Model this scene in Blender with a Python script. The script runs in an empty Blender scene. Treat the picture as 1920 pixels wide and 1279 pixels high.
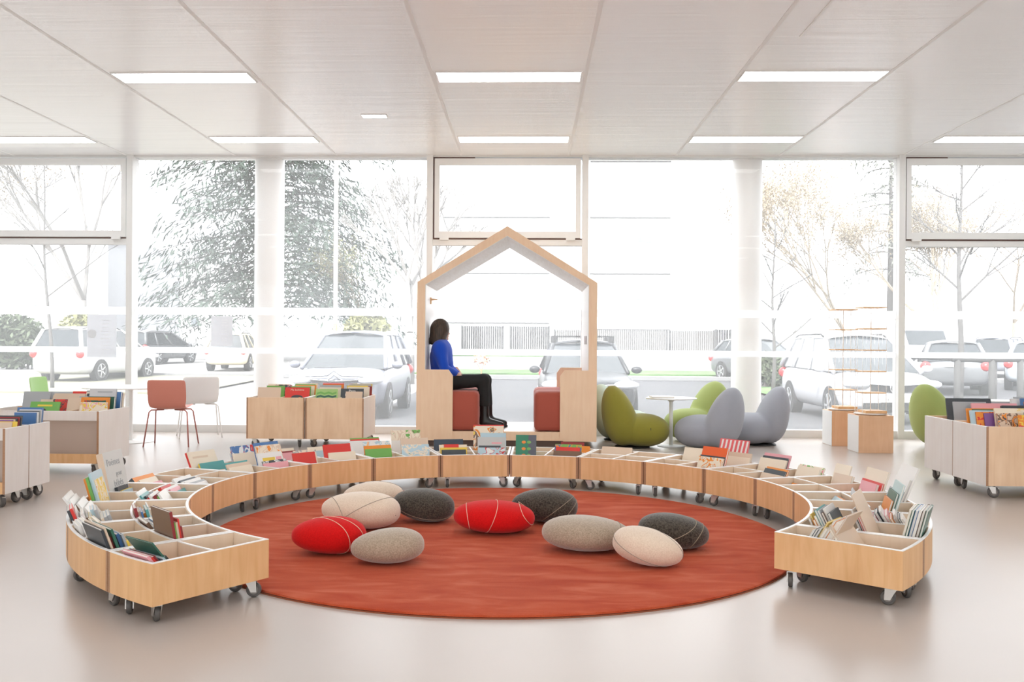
import bpy, bmesh, math, random
import numpy as np
from math import sin, cos, pi, radians as R
from mathutils import Vector, Matrix
rnd = random.Random(7)
SC = bpy.context.scene
COL = SC.collection
H = 1.2                                   # camera height

# ------------------------------------------------------------------ materials
_m = {}
def mat(name, col, rough=.5, metal=0., spec=.5, emit=0., trans=0., sheen=0., coat=0.):
    if name in _m: return _m[name]
    m = bpy.data.materials.new(name); m.use_nodes = True
    b = m.node_tree.nodes['Principled BSDF']
    b.inputs['Base Color'].default_value = (*col, 1)
    b.inputs['Roughness'].default_value = rough
    b.inputs['Metallic'].default_value = metal
    b.inputs['Specular IOR Level'].default_value = spec
    b.inputs['Sheen Weight'].default_value = sheen
    b.inputs['Coat Weight'].default_value = coat
    if emit:
        b.inputs['Emission Color'].default_value = (.95, .98, 1, 1)
        b.inputs['Emission Strength'].default_value = emit
    _m[name] = m
    return m
def nd(m, t, **kw):
    n = m.node_tree.nodes.new(t)
    for k, v in kw.items():
        if k in n.inputs: n.inputs[k].default_value = v
        else: setattr(n, k, v)
    return n
def lk(m, a, b): m.node_tree.links.new(a, b)
def bsdf(m): return m.node_tree.nodes['Principled BSDF']
def ramp(m, fac, stops, interp='LINEAR'):
    r = nd(m, 'ShaderNodeValToRGB'); cr = r.color_ramp; cr.interpolation = interp
    while len(cr.elements) < len(stops): cr.elements.new(.5)
    for e, (p, c) in zip(cr.elements, stops): e.position = p; e.color = (*c, 1)
    lk(m, fac, r.inputs[0]); return r
def coords(m, kind='Object', scale=(1, 1, 1), rot=(0, 0, 0)):
    t = nd(m, 'ShaderNodeTexCoord'); mp = nd(m, 'ShaderNodeMapping')
    mp.inputs['Scale'].default_value = scale; mp.inputs['Rotation'].default_value = rot
    lk(m, t.outputs[kind], mp.inputs[0]); return mp.outputs[0]
def bump(m, h, strength=.3, dist=.01):
    b = nd(m, 'ShaderNodeBump'); b.inputs['Strength'].default_value = strength; b.inputs['Distance'].default_value = dist
    lk(m, h, b.inputs['Height']); lk(m, b.outputs[0], bsdf(m).inputs['Normal'])
def wood(name, c1, c2, scale=(9, 9, .9), rough=.45, knots=True):
    if name in _m: return _m[name]
    m = mat(name, c1, rough)
    v = coords(m, 'Object', scale)
    n = nd(m, 'ShaderNodeTexNoise', Scale=2.2, Detail=5., Distortion=1.2); lk(m, v, n.inputs['Vector'])
    mid = tuple((a + b) / 2 for a, b in zip(c1, c2))
    r = ramp(m, n.outputs[0], [(.3, c2), (.5, mid), (.72, c1)])
    v2 = coords(m, 'Object', (2.2, 2.2, 2.2))
    n2 = nd(m, 'ShaderNodeTexNoise', Scale=1.6, Detail=2.); lk(m, v2, n2.inputs['Vector'])
    mx = nd(m, 'ShaderNodeMix', data_type='RGBA', blend_type='MULTIPLY'); mx.inputs[0].default_value = .5 if knots else .2
    r2 = ramp(m, n2.outputs[0], [(.35, (.86, .8, .74)), (.6, (1, 1, 1))])
    lk(m, r.outputs[0], mx.inputs[6]); lk(m, r2.outputs[0], mx.inputs[7]); lk(m, mx.outputs[2], bsdf(m).inputs['Base Color'])
    return m
BIRCH = wood('birch_plywood', (.83, .525, .275), (.74, .43, .20))
BIRCHL = wood('light_birch', (.86, .63, .43), (.79, .55, .35))
BIRCHIN = wood('pale_birch_inside', (.80, .66, .52), (.76, .61, .46), knots=False)
PALE = wood('whitened_birch', (.80, .755, .725), (.765, .71, .68), knots=False, rough=.4)
EDGE = wood('plywood_edge', (.46, .26, .15), (.38, .2, .11), scale=(2, 2, 120), knots=False)
WLAM = mat('white_laminate', (.88, .88, .87), .35)
STEEL = mat('zinc_plated_steel', (.62, .60, .57), .35, .85)
RUB = mat('dark_grey_rubber', (.10, .092, .086), .5)
HUB = mat('grey_hub', (.24, .21, .19), .45)
WHITE = mat('white_paint', (.87, .87, .86), .5)
ALU = mat('white_aluminium', (.80, .80, .79), .4)
GAP = mat('dark_gasket', (.16, .10, .09), .7)
BLACK = mat('black_plastic', (.02, .02, .02), .5)
CHROME = mat('chrome', (.8, .8, .8), .15, 1.)

# ------------------------------------------------------------------ objects
def tag(o, label, cat=None, group=None, kind=None):
    if label: o['label'] = label
    if cat: o['category'] = cat
    if group: o['group'] = group
    if kind: o['kind'] = kind
    return o
def thing(name, label, cat, loc=(0, 0, 0), rz=0., group=None, kind=None):
    o = bpy.data.objects.new(name, None); COL.objects.link(o)
    o.location = loc; o.rotation_euler = (0, 0, rz); o.empty_display_size = .1
    return tag(o, label, cat, group, kind)
class MB:
    def __init__(s): s.v = []; s.f = []
    def add(s, vs, fs):
        k = len(s.v); s.v += [tuple(v) for v in vs]; s.f += [tuple(i + k for i in f) for f in fs]; return s
    def box(s, x0, x1, y0, y1, z0, z1, M=None):
        vs = [(x, y, z) for z in (z0, z1) for y in (y0, y1) for x in (x0, x1)]
        if M is not None: vs = [M @ Vector(v) for v in vs]
        return s.add(vs, [(0, 2, 3, 1), (4, 5, 7, 6), (0, 1, 5, 4), (2, 6, 7, 3), (0, 4, 6, 2), (1, 3, 7, 5)])
    def prism(s, pts, d0, d1, ax='y'):     # polygon extruded along an axis; pts are (x,z), (x,y) or (y,z)
        n = len(pts)
        mk = {'y': lambda p, d: (p[0], d, p[1]), 'z': lambda p, d: (p[0], p[1], d), 'x': lambda p, d: (d, p[0], p[1])}[ax]
        vs = [mk(p, d0) for p in pts] + [mk(p, d1) for p in pts]
        return s.add(vs, [tuple(range(n))[::-1], tuple(range(n, 2 * n))] + [(i, (i + 1) % n, n + (i + 1) % n, n + i) for i in range(n)])
    def lathe(s, prof, n=24, M=None, cap=True):   # profile (r,z) revolved about z
        k = len(prof); vs = [(r * cos(2 * pi * j / n), r * sin(2 * pi * j / n), z) for r, z in prof for j in range(n)]
        if M is not None: vs = [M @ Vector(v) for v in vs]
        fs = [(i * n + j, i * n + (j + 1) % n, (i + 1) * n + (j + 1) % n, (i + 1) * n + j) for i in range(k - 1) for j in range(n)]
        if cap: fs += [tuple(range(n))[::-1], tuple(range((k - 1) * n, k * n))]
        return s.add(vs, fs)
    def tube(s, pts, r, n=8, r1=None, closed=False):
        pts = [Vector(p) for p in pts]; N = len(pts); vs = []; up = None
        for i, p in enumerate(pts):
            a = pts[(i - 1) % N] if closed or i else p; b = pts[(i + 1) % N] if closed or i < N - 1 else p
            d = (b - a).normalized() if (b - a).length > 1e-9 else Vector((0, 0, 1))
            if up is None: up = d.orthogonal().normalized()
            up = (up - d * up.dot(d)); up = up.normalized() if up.length > 1e-6 else d.orthogonal().normalized()
            w = d.cross(up); rr = r if r1 is None else r + (r1 - r) * i / max(1, N - 1)
            vs += [p + (up * cos(2 * pi * j / n) + w * sin(2 * pi * j / n)) * rr for j in range(n)]
        M = N if closed else N - 1
        fs = [(i * n + j, i * n + (j + 1) % n, ((i + 1) % N) * n + (j + 1) % n, ((i + 1) % N) * n + j) for i in range(M) for j in range(n)]
        if not closed: fs += [tuple(range(n))[::-1], tuple(range((N - 1) * n, N * n))]
        return s.add(vs, fs)
    def arc(s, r0, r1, a0, a1, z0, z1, n=10, Rm=0.):  # wall segment about local (0,-Rm), angles from +y towards +x
        vs = []
        for i in range(n + 1):
            a = a0 + (a1 - a0) * i / n
            for r in (r0, r1):
                for z in (z0, z1): vs.append((r * sin(a), r * cos(a) - Rm, z))
        fs = []
        for i in range(n):
            k = i * 4; q = k + 4
            fs += [(k, k + 1, q + 1, q), (k + 2, q + 2, q + 3, k + 3), (k + 1, k + 3, q + 3, q + 1), (k, q, q + 2, k + 2)]
        e = n * 4
        fs += [(0, 2, 3, 1), (e, e + 1, e + 3, e + 2)]
        return s.add(vs, fs)
    def ell(s, c, r, n=16, m=10, M=None):
        vs = []
        for i in range(m + 1):
            t = pi * i / m
            for j in range(n):
                p = Vector((r[0] * sin(t) * cos(2 * pi * j / n), r[1] * sin(t) * sin(2 * pi * j / n), r[2] * cos(t)))
                if M is not None: p = M @ p
                vs.append((p.x + c[0], p.y + c[1], p.z + c[2]))
        return s.add(vs, [(i * n + j, (i + 1) * n + j, (i + 1) * n + (j + 1) % n, i * n + (j + 1) % n) for i in range(m) for j in range(n)])
    def build(s, name, m, parent=None, smooth=False, bev=0., loc=None, rot=None, scale=None, sub=0, angle=None):
        me = bpy.data.meshes.new(name); me.from_pydata(s.v, [], s.f); me.update()
        bm = bmesh.new(); bm.from_mesh(me)
        bmesh.ops.remove_doubles(bm, verts=bm.verts, dist=1e-6) if smooth else None
        if bev: bmesh.ops.bevel(bm, geom=list(bm.edges), offset=bev, segments=2, affect='EDGES', profile=.5, clamp_overlap=True)
        bmesh.ops.recalc_face_normals(bm, faces=bm.faces); bm.to_mesh(me); bm.free()
        if smooth: me.shade_smooth()
        if angle: me.shade_smooth(); me.set_sharp_from_angle(angle=R(angle))
        me.materials.append(m)
        o = bpy.data.objects.new(name, me); COL.objects.link(o)
        if parent: o.parent = parent
        if loc is not None: o.location = loc
        if rot is not None: o.rotation_euler = rot
        if scale is not None: o.scale = scale
        if sub:
            md = o.modifiers.new('smooth', 'SUBSURF'); md.levels = sub; md.render_levels = sub
        return o
def copy_tree(o, parent=None, loc=None, rz=None):
    c = o.copy(); COL.objects.link(c); c.parent = parent
    if loc is not None: c.location = loc
    if rz is not None: c.rotation_euler = (0, 0, rz)
    for ch in list(o.children): copy_tree(ch, c)
    return c
def struct(o, label): return tag(o, label, kind='structure')

# ------------------------------------------------------------------ implicit surfaces (for soft, continuous bodies)
def nets(F, o, h):
    """surface-nets mesh of the zero level of grid F"""
    ins = F < 0; nx, ny, nz = F.shape
    idx = -np.ones((nx - 1, ny - 1, nz - 1), int)
    acc = np.zeros((nx - 1, ny - 1, nz - 1, 3)); cnt = np.zeros((nx - 1, ny - 1, nz - 1))
    off = [(i, j, k) for i in (0, 1) for j in (0, 1) for k in (0, 1)]
    sl = lambda d: tuple(slice(d[a], F.shape[a] - 1 + d[a]) for a in range(3))
    for a in off:
        for ax in range(3):
            if a[ax]: continue
            b = list(a); b[ax] = 1
            fa, fb = F[sl(a)], F[sl(b)]; cr = (fa < 0) != (fb < 0)
            t = np.where(cr, fa / np.where(cr, fa - fb, 1), 0)
            for q in range(3):
                acc[..., q] += np.where(cr, a[q] + (t if q == ax else 0), 0)
            cnt += cr
    m = cnt > 0; idx[m] = np.arange(m.sum())
    pos = acc[m] / cnt[m][:, None] + np.argwhere(m)
    V = pos * h + np.array(o); Q = []
    for ax in range(3):
        u, w = (ax + 1) % 3, (ax + 2) % 3
        s0 = [slice(None)] * 3; s1 = [slice(None)] * 3; s0[ax] = slice(0, -1); s1[ax] = slice(1, None)
        A, B = ins[tuple(s0)], ins[tuple(s1)]
        for i, j, k in np.argwhere(A != B):
            p = [i, j, k]
            if p[u] < 1 or p[w] < 1 or p[u] > F.shape[u] - 2 or p[w] > F.shape[w] - 2: continue
            def c(du, dw):
                q = list(p); q[u] -= du; q[w] -= dw; return idx[tuple(q)]
            f = (c(1, 1), c(0, 1), c(0, 0), c(1, 0))
            Q.append(f if A[i, j, k] else f[::-1])
    return V, Q
def sdf_obj(name, fn, lo, hi, h, m, parent=None, **kw):
    ax = [np.arange(lo[i], hi[i] + h, h) for i in range(3)]
    X, Y, Z = np.meshgrid(*ax, indexing='ij')
    V, Q = nets(fn(X, Y, Z), lo, h)
    b = MB(); b.v = [tuple(v) for v in V]; b.f = [tuple(int(i) for i in q) for q in Q]
    return b.build(name, m, parent, smooth=True, **kw)
def smin(a, b, k):
    hh = np.clip(.5 + .5 * (b - a) / k, 0, 1); return b * (1 - hh) + a * hh - k * hh * (1 - hh)
def cone(P, a, b, ra, rb):                 # tapered capsule
    X, Y, Z = P; d = [b[i] - a[i] for i in range(3)]; L = sum(q * q for q in d) + 1e-12
    t = np.clip(((X - a[0]) * d[0] + (Y - a[1]) * d[1] + (Z - a[2]) * d[2]) / L, 0, 1)
    return np.sqrt((X - a[0] - t * d[0])**2 + (Y - a[1] - t * d[1])**2 + (Z - a[2] - t * d[2])**2) - (ra + (rb - ra) * t)
def elld(P, c, r):
    X, Y, Z = P; q = np.sqrt(((X - c[0]) / r[0])**2 + ((Y - c[1]) / r[1])**2 + ((Z - c[2]) / r[2])**2)
    return (q - 1) * min(r)

# ================================================================== CAMERA
PSI, ROLL = .0323, .0065
cam = bpy.data.cameras.new('camera'); co = bpy.data.objects.new('camera', cam); COL.objects.link(co)
cam.sensor_width = 36.; cam.lens = 1750. / 1920 * 36
cam.shift_x = (960 - 935.) / 1920; cam.shift_y = (644.7 - 639.5) / 1920
r_ = Vector((cos(PSI), sin(PSI), 0)); u_ = Vector((0, 0, 1)); f_ = Vector((-sin(PSI), cos(PSI), 0))
rt = (r_ + u_ * ROLL).normalized(); up = (u_ - r_ * ROLL).normalized()
M = Matrix((rt, up, -f_)).transposed().to_4x4(); M.translation = (0, 0, H)
co.matrix_world = M; cam.clip_end = 500; SC.camera = co

# ================================================================== ROOM
CZ, WY = 3.68, 12.32                        # ceiling height, glass plane
XL, XR, YB = -9.3, 9.3, -4.5
fm = mat('pale_resilient_floor', (.70, .655, .62), .28, spec=.5)
v = coords(fm, 'Object'); n = nd(fm, 'ShaderNodeTexNoise', Scale=1.1, Detail=4.); lk(fm, v, n.inputs['Vector'])
r = ramp(fm, n.outputs[0], [(.3, (.485, .43, .392)), (.7, (.51, .452, .414))]); lk(fm, r.outputs[0], bsdf(fm).inputs['Base Color'])
struct(MB().box(XL, XR, YB, WY + .15, -.25, 0).build('floor', fm), 'pale smooth resilient library floor')

cm = mat('white_ceiling_membrane', (.96, .965, .96), .24, spec=.7)
v = coords(cm, 'Object', (.14, 1.9, 1)); n = nd(cm, 'ShaderNodeTexNoise', Scale=3.2, Detail=3., Distortion=.4); lk(cm, v, n.inputs['Vector'])
bump(cm, n.outputs[0], .16, .04)
struct(MB().box(XL, XR, YB, WY + .3, CZ, CZ + .3).build('ceiling', cm), 'white stretched ceiling in long panels')
WALLM = mat('white_wall_paint', (.9, .9, .89), .6)
struct(MB().box(XL - .2, XL, YB, WY + .3, -.2, CZ + .2).build('wall_left', WALLM), 'white side wall')
struct(MB().box(XR, XR + .2, YB, WY + .3, -.2, CZ + .2).build('wall_right', WALLM), 'white side wall')
wb = MB().box(XL, XR, YB - .2, YB, -.2, .8).box(XL, XR, YB - .2, YB, 3.0, CZ + .2)
for x in (-9.2, -5.55, -1.85, 1.85, 5.55, 9.2): wb.box(x - .35, x + .35, YB - .2, YB, .8, 3.0)  # openings between these piers are added for fill light from behind
struct(wb.build('wall_back', WALLM), 'white wall behind the viewer, its openings added to let in fill light')
rails = [-6.9, -5.37, -3.92, -2.557, -.907, .508, 1.91, 3.25, 4.83, 6.3]
for i, x in enumerate(rails):
    struct(MB().box(x - .016, x + .016, YB, WY, CZ - .003, CZ + .01).build('trim_%d' % (i + 1), WHITE), 'thin white ceiling rail')
struct(MB().box(2.55 - .4, 2.15 + .012, 6.3, 7.55, CZ - .006, CZ + .01).build('trim_11', WHITE), 'short white ceiling seam')
LAMP = mat('lit_diffuser', (1, 1, 1), .5, emit=7.)
LX = [(-6.73, -5.39), (-3.88, -2.6), (-.87, .47), (1.93, 3.23), (4.87, 6.2)]
nlamp = ['outermost on the left', 'left of the middle', 'above the middle', 'right of the middle', 'outermost on the right']
for j, (yc, row) in enumerate([(11.3, 'row nearest the window'), (8.65, 'second row from the window'), (6.0, 'third row from the window'), (3.35, 'fourth row from the window'), (.7, 'fifth row from the window'), (-2., 'sixth row from the window')]):
    for i, (x0, x1) in enumerate(LX):
        t = thing('ceiling_light', 'flush white strip ceiling light, %s, %s' % (row, nlamp[i]), 'light', ((x0 + x1) / 2, yc, CZ), group='strip lights in the ceiling')
        w = (x1 - x0) / 2
        MB().box(-w + .012, w - .012, -.15, .15, -.006, 0).build('diffuser', LAMP, t)
        fr = MB().box(-w, w, -.165, -.152, -.01, .0).box(-w, w, .152, .165, -.01, 0).box(-w, -w + .01, -.152, .152, -.01, 0).box(w - .01, w, -.152, .152, -.01, 0)
        fr.build('frame', WHITE, t)
t = thing('emergency_light', 'small white emergency light on the ceiling by itself', 'light', (-1.7, 10.13, CZ))
MB().box(-.14, .14, -.07, .07, -.008, 0).build('housing', WHITE, t, bev=.002)
MB().box(-.13, .13, -.06, .06, -.011, -.008).build('diffuser', mat('dim_diffuser', (1, 1, 1), .5, emit=3.), t)

# --- window wall
gm = bpy.data.materials.new('veiled_glass'); gm.use_nodes = True; nt = gm.node_tree; nt.nodes.clear()
def glassmat(m, haze, tint=(1, 1, 1), hz=(1, 1, 1)):
    o = nd(m, 'ShaderNodeOutputMaterial'); tr = nd(m, 'ShaderNodeBsdfTransparent'); tr.inputs[0].default_value = (*tint, 1)
    tl = nd(m, 'ShaderNodeBsdfTranslucent'); tl.inputs[0].default_value = (*hz, 1)
    gl = nd(m, 'ShaderNodeBsdfGlossy'); gl.inputs['Roughness'].default_value = .02
    mx = nd(m, 'ShaderNodeMixShader'); mx.inputs[0].default_value = haze
    lk(m, tr.outputs[0], mx.inputs[1]); lk(m, tl.outputs[0], mx.inputs[2])
    m2 = nd(m, 'ShaderNodeMixShader'); m2.inputs[0].default_value = .012
    lk(m, mx.outputs[0], m2.inputs[1]); lk(m, gl.outputs[0], m2.inputs[2]); lk(m, m2.outputs[0], o.inputs[0])
glassmat(gm, .095)  # glare veil over the outdoors is put into the glass shader
fg = bpy.data.materials.new('frosted_strip'); fg.use_nodes = True; fg.node_tree.nodes.clear(); glassmat(fg, .8)
bays = [(-9.3, -5.31), (-5.31, -1.313), (-1.313, .727), (.727, 4.816), (4.816, 9.3)]
wdesc = ['window bay with a top vent at the left end', 'tall fixed window bay behind the left round column', 'window bay with top vent behind the wooden house', 'tall fixed window bay behind the right round column', 'window bay with a top vent at the right end']
TZ = 2.54
for i, (x0, x1) in enumerate(bays):
    w = thing('window_%d' % (i + 1), wdesc[i], None, ((x0 + x1) / 2, WY, 0), kind='structure'); hw = (x1 - x0) / 2
    a, b = -hw + .04, hw - .04
    fr = MB().box(-hw, hw, -.06, .09, 0, .1).box(-hw, hw, -.06, .09, CZ - .025, CZ)
    fr.build('frame', ALU, w)
    MB().box(a, b, -.006, .006, .1, CZ - .025).build('glass', gm, w)
    MB().box(a, b, -.011, -.007, 1.56, 1.66).build('upper_frosted_strip', fg, w)
    MB().box(a, b, -.011, -.007, 1.05, 1.125).build('lower_frosted_strip', fg, w)
    if i in (0, 2, 4):
        s = MB().box(a, b, -.05, .07, TZ - .045, TZ + .03)
        s.build('transom', ALU, w)
        z0, z1 = TZ + .05, CZ - .045
        q = MB().box(a + .02, b - .02, -.075, -.02, z0, z0 + .085).box(a + .02, b - .02, -.075, -.02, z1 - .085, z1).box(a + .02, a + .085, -.075, -.02, z0 + .085, z1 - .085).box(b - .085, b - .02, -.075, -.02, z0 + .085, z1 - .085)
        sash = q.build('vent_sash', ALU, w)
        MB().box(a + .002, a + .018, -.055, -.02, z0, z1).box(a + .002, b - .002, -.055, -.02, TZ + .031, z0 - .002).box(a + .002, a + .55, -.055, -.02, z1 + .002, z1 + .018).build('gasket', GAP, w)
        for xx in (a + .15, b - .15): MB().box(xx - .06, xx + .06, -.085, -.056, z0 - .03, z0 + .004).build('hinge', ALU, w)
for i, x in enumerate([-5.31, -1.313, .727, 4.816]):
    struct(MB().box(x - .04, x + .04, -.0 + WY - .1, WY + .1, 0, CZ).build('trim_%d' % (i + 12), ALU), 'white window mullion')
for i, (x, s) in enumerate([(-3.545, 'left'), (2.915, 'right')]):
    c = MB().lathe([(.197, 0), (.197, CZ + .3)], 48).build('column', WHITE, loc=(x, 12.625, -.25), angle=40)
    struct(c, 'round white column outside the glass on the %s' % s)
def paper(name, c):
    m = mat(name, c, .8); tl = nd(m, 'ShaderNodeBsdfTranslucent'); tl.inputs[0].default_value = (*c, 1); mx = nd(m, 'ShaderNodeMixShader'); mx.inputs[0].default_value = .35
    o = [q for q in m.node_tree.nodes if q.type == 'OUTPUT_MATERIAL'][0]; lk(m, bsdf(m).outputs[0], mx.inputs[1]); lk(m, tl.outputs[0], mx.inputs[2]); lk(m, mx.outputs[0], o.inputs[0]); return m
POST = paper('poster_paper_back', (.66, .67, .70)); POSTW = paper('poster_pale_print', (.82, .83, .84))
def poster(label, x, z, w, h, circ):
    t = thing('poster', label, 'poster', (x, WY - .012, z))
    MB().add([(-w / 2, 0, -h / 2), (w / 2, 0, -h / 2), (w / 2, 0, h / 2), (-w / 2, 0, h / 2)], [(0, 1, 2, 3)]).build('sheet', POST, t)
    b = MB()
    for k in range(9):
        ww = w * (.28 if k == 0 else .2 + .2 * rnd.random()); zz = h * (.36 - k * .085); cx = w * .12
        b.add([(cx - ww / 2, -.001, zz), (cx + ww / 2, -.001, zz), (cx + ww / 2, -.001, zz + h * .014), (cx - ww / 2, -.001, zz + h * .014)], [(0, 1, 2, 3)])
    b.build('printed_lines', POSTW, t)
    if circ: MB().add([(-w * .33 + w * .15 * cos(k * .2244), -.001, h * .05 + w * .15 * sin(k * .2244)) for k in range(28)], [tuple(range(28))]).build('printed_disc', POSTW, t)
poster('grey paper poster with a round spot on the leftmost window pane', -5.71, 1.27, .40, .57, True)
poster('grey paper notice on the window pane beside the left column', -4.09, 1.345, .29, .4, False)

# ================================================================== RUG
rm = mat('terracotta_pile', (.56, .1, .04), .9, spec=.15, sheen=.05)
v = coords(rm, 'Object', (1, 3.2, 1), (0, 0, .25)); n = nd(rm, 'ShaderNodeTexNoise', Scale=2.6, Detail=6., Distortion=.8); lk(rm, v, n.inputs['Vector'])
r = ramp(rm, n.outputs[0], [(.32, (.41, .050, .016)), (.52, (.49, .082, .031)), (.72, (.58, .14, .07))]); lk(rm, r.outputs[0], bsdf(rm).inputs['Base Color'])
n = nd(rm, 'ShaderNodeTexNoise', Scale=260., Detail=2.); lk(rm, coords(rm), n.inputs['Vector']); bump(rm, n.outputs[0], .6, .006)
RC = (-.189, 5.851)
RB = mat('rug_binding', (.25, .07, .03), .9)
rug = thing('round_rug', 'large round orange-red rug inside the ring of book bins', 'rug', (*RC, 0))
MB().lathe([(1.775, .0), (1.792, .008), (1.790, .017), (1.775, .022), (1.5, .022), (.6, .022), (.01, .022)], 160).build('pile', rm, rug, angle=50)
MB().lathe([(1.793, 0), (1.797, 0), (1.797, .006), (1.793, .006)], 160, cap=False).build('binding', RB, rug)

# ================================================================== CASTERS
def caster(parent, x, y, ztop, rz, rad=.036, wid=.022, brake=False):
    c = MB()
    zc = rad; o = .018
    c.box(-.03, .03, -.024, .024, ztop - .005, ztop)
    c.lathe([(.02, ztop - .016), (.02, ztop - .005)], 12)
    for s in (-1, 1):
        yy = s * (wid / 2 + .005)
        c.prism([(-.022, ztop - .012), (.03, ztop - .012), (.03, ztop - .026), (o + .014, zc - .010), (o - .012, zc - .010)], yy - .0025, yy + .0025)
    c.box(-.024, .027, -wid / 2 - .006, wid / 2 + .006, ztop - .017, ztop - .012)
    if brake: c.box(.02, .06, -.012, .012, ztop - .03, ztop - .024)
    f = c.build('caster', STEEL, parent, loc=(x, y, 0), rot=(0, 0, rz))
    Mx = Matrix.Translation((o, 0, zc)) @ Matrix.Rotation(pi / 2, 4, 'X')
    hw = wid / 2
    w = MB().lathe([(rad * .62, -hw), (rad * .9, -hw), (rad, -hw * .55), (rad, hw * .55), (rad * .9, hw), (rad * .62, hw)], 24, Mx, cap=False)
    wh = w.build('wheel', RUB, f, angle=40)
    MB().lathe([(.004, -hw * 1.1), (rad * .2, -hw * 1.1), (rad * .25, -hw * .7), (rad * .62, -hw * .8), (rad * .63, hw * .8), (rad * .25, hw * .7), (rad * .2, hw * 1.1), (.004, hw * 1.1)], 20, Mx).build('hub', HUB, f, angle=35)
    return f

# ================================================================== BOOKS
PAL = {'white': (.80, .79, .77), 'cream': (.82, .72, .58), 'pink': (.80, .38, .42), 'red': (.68, .05, .04), 'dark red': (.28, .035, .04), 'orange': (.80, .27, .04),
       'yellow': (.82, .58, .08), 'green': (.17, .42, .10), 'dark green': (.04, .14, .10), 'teal': (.10, .36, .36), 'pale blue': (.46, .62, .70), 'blue': (.08, .19, .42),
       'grey': (.40, .42, .44), 'charcoal': (.06, .07, .08), 'brown': (.20, .12, .08), 'purple': (.22, .10, .30), 'beige': (.70, .55, .42)}
PAGE = mat('book_pages', (.85, .82, .76), .8)
def cmat(c): return mat('cover_' + c.replace(' ', '_'), PAL[c], .32, spec=.4)
def artmat(seed, base, cols, scale=4.):
    """illustrated front cover: a few flat shapes in procedural colour"""
    k = 'illustrated_cover_%d' % seed
    if k in _m: return _m[k]
    m = mat(k, PAL[base], .32, spec=.4)
    t = nd(m, 'ShaderNodeTexCoord'); mp = nd(m, 'ShaderNodeMapping'); mp.inputs['Location'].default_value = (seed * 1.37, 0, seed * .71)
    lk(m, t.outputs['Generated'], mp.inputs[0])
    n = nd(m, 'ShaderNodeTexNoise', Scale=scale, Detail=1.5, Distortion=.6); lk(m, mp.outputs[0], n.inputs['Vector'])
    st = [(0, PAL[base]), (.5, PAL[cols[0]]), (.56, PAL[base]), (.6, PAL[cols[1]]), (.68, PAL[cols[-1]])]
    r = ramp(m, n.outputs[0], st, 'CONSTANT'); lk(m, r.outputs[0], bsdf(m).inputs['Base Color'])
    return m
def book_meshes(w, h, t):
    b = .0022; c = MB()
    c.box(-w / 2, w / 2, -t, -t + b, 0, h).box(-w / 2, w / 2, -b, 0, 0, h).box(-w / 2, -w / 2 + b, -t + b, -b, 0, h)
    p = MB().box(-w / 2 + b + .0005, w / 2 - .003, -t + b + .0002, -b - .0002, .003, h - .003)
    return c, p
NB = [0]
def book(label, loc, w, h, t, col, lean=.35, a=0., roll=0., art=None, group=None, spine=None):
    """book standing on its lower edge; cover faces local -y, leaning back by `lean` towards +y; `a` is the bearing of +y"""
    NB[0] += 1
    c, p = book_meshes(w, h, t)
    o = c.build('book', art or cmat(col), loc=loc)
    o.rotation_euler = (-lean, roll, -a)
    tag(o, label, 'book', group)
    p.build('pages', PAGE, o)
    if spine: MB().box(-w / 2 - .0012, -w / 2, -t, 0, 0, h).build('spine', cmat(spine), o)
    return o
def onbook(o, name, col, x0, x1, z0, z1, t, label=None):   # a printed panel lying on a front cover
    p = MB().box(x0, x1, -t - .0009, -t, z0, z1).build(name, cmat(col) if isinstance(col, str) else col, o)
    return p
def text_mesh(name, cu):
    tmp = bpy.data.objects.new('tmp', cu); COL.objects.link(tmp); bpy.context.view_layer.update()
    me = bpy.data.meshes.new_from_object(tmp.evaluated_get(bpy.context.evaluated_depsgraph_get())); me.materials.clear()
    bpy.data.objects.remove(tmp); bpy.data.curves.remove(cu); me.name = name
    q = bpy.data.objects.new(name, me); COL.objects.link(q); return q
def lettering(o, txt, x, z, size, t, col, align='LEFT', name='title'):
    cu = bpy.data.curves.new(name, 'FONT'); cu.body = txt; cu.size = size; cu.align_x = align; cu.extrude = .0004
    q = text_mesh(name, cu); q.parent = o
    q.location = (x, -t - .0012, z); q.rotation_euler = (pi / 2, 0, 0); q.data.materials.append(cmat(col) if isinstance(col, str) else col)
    return q

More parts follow.
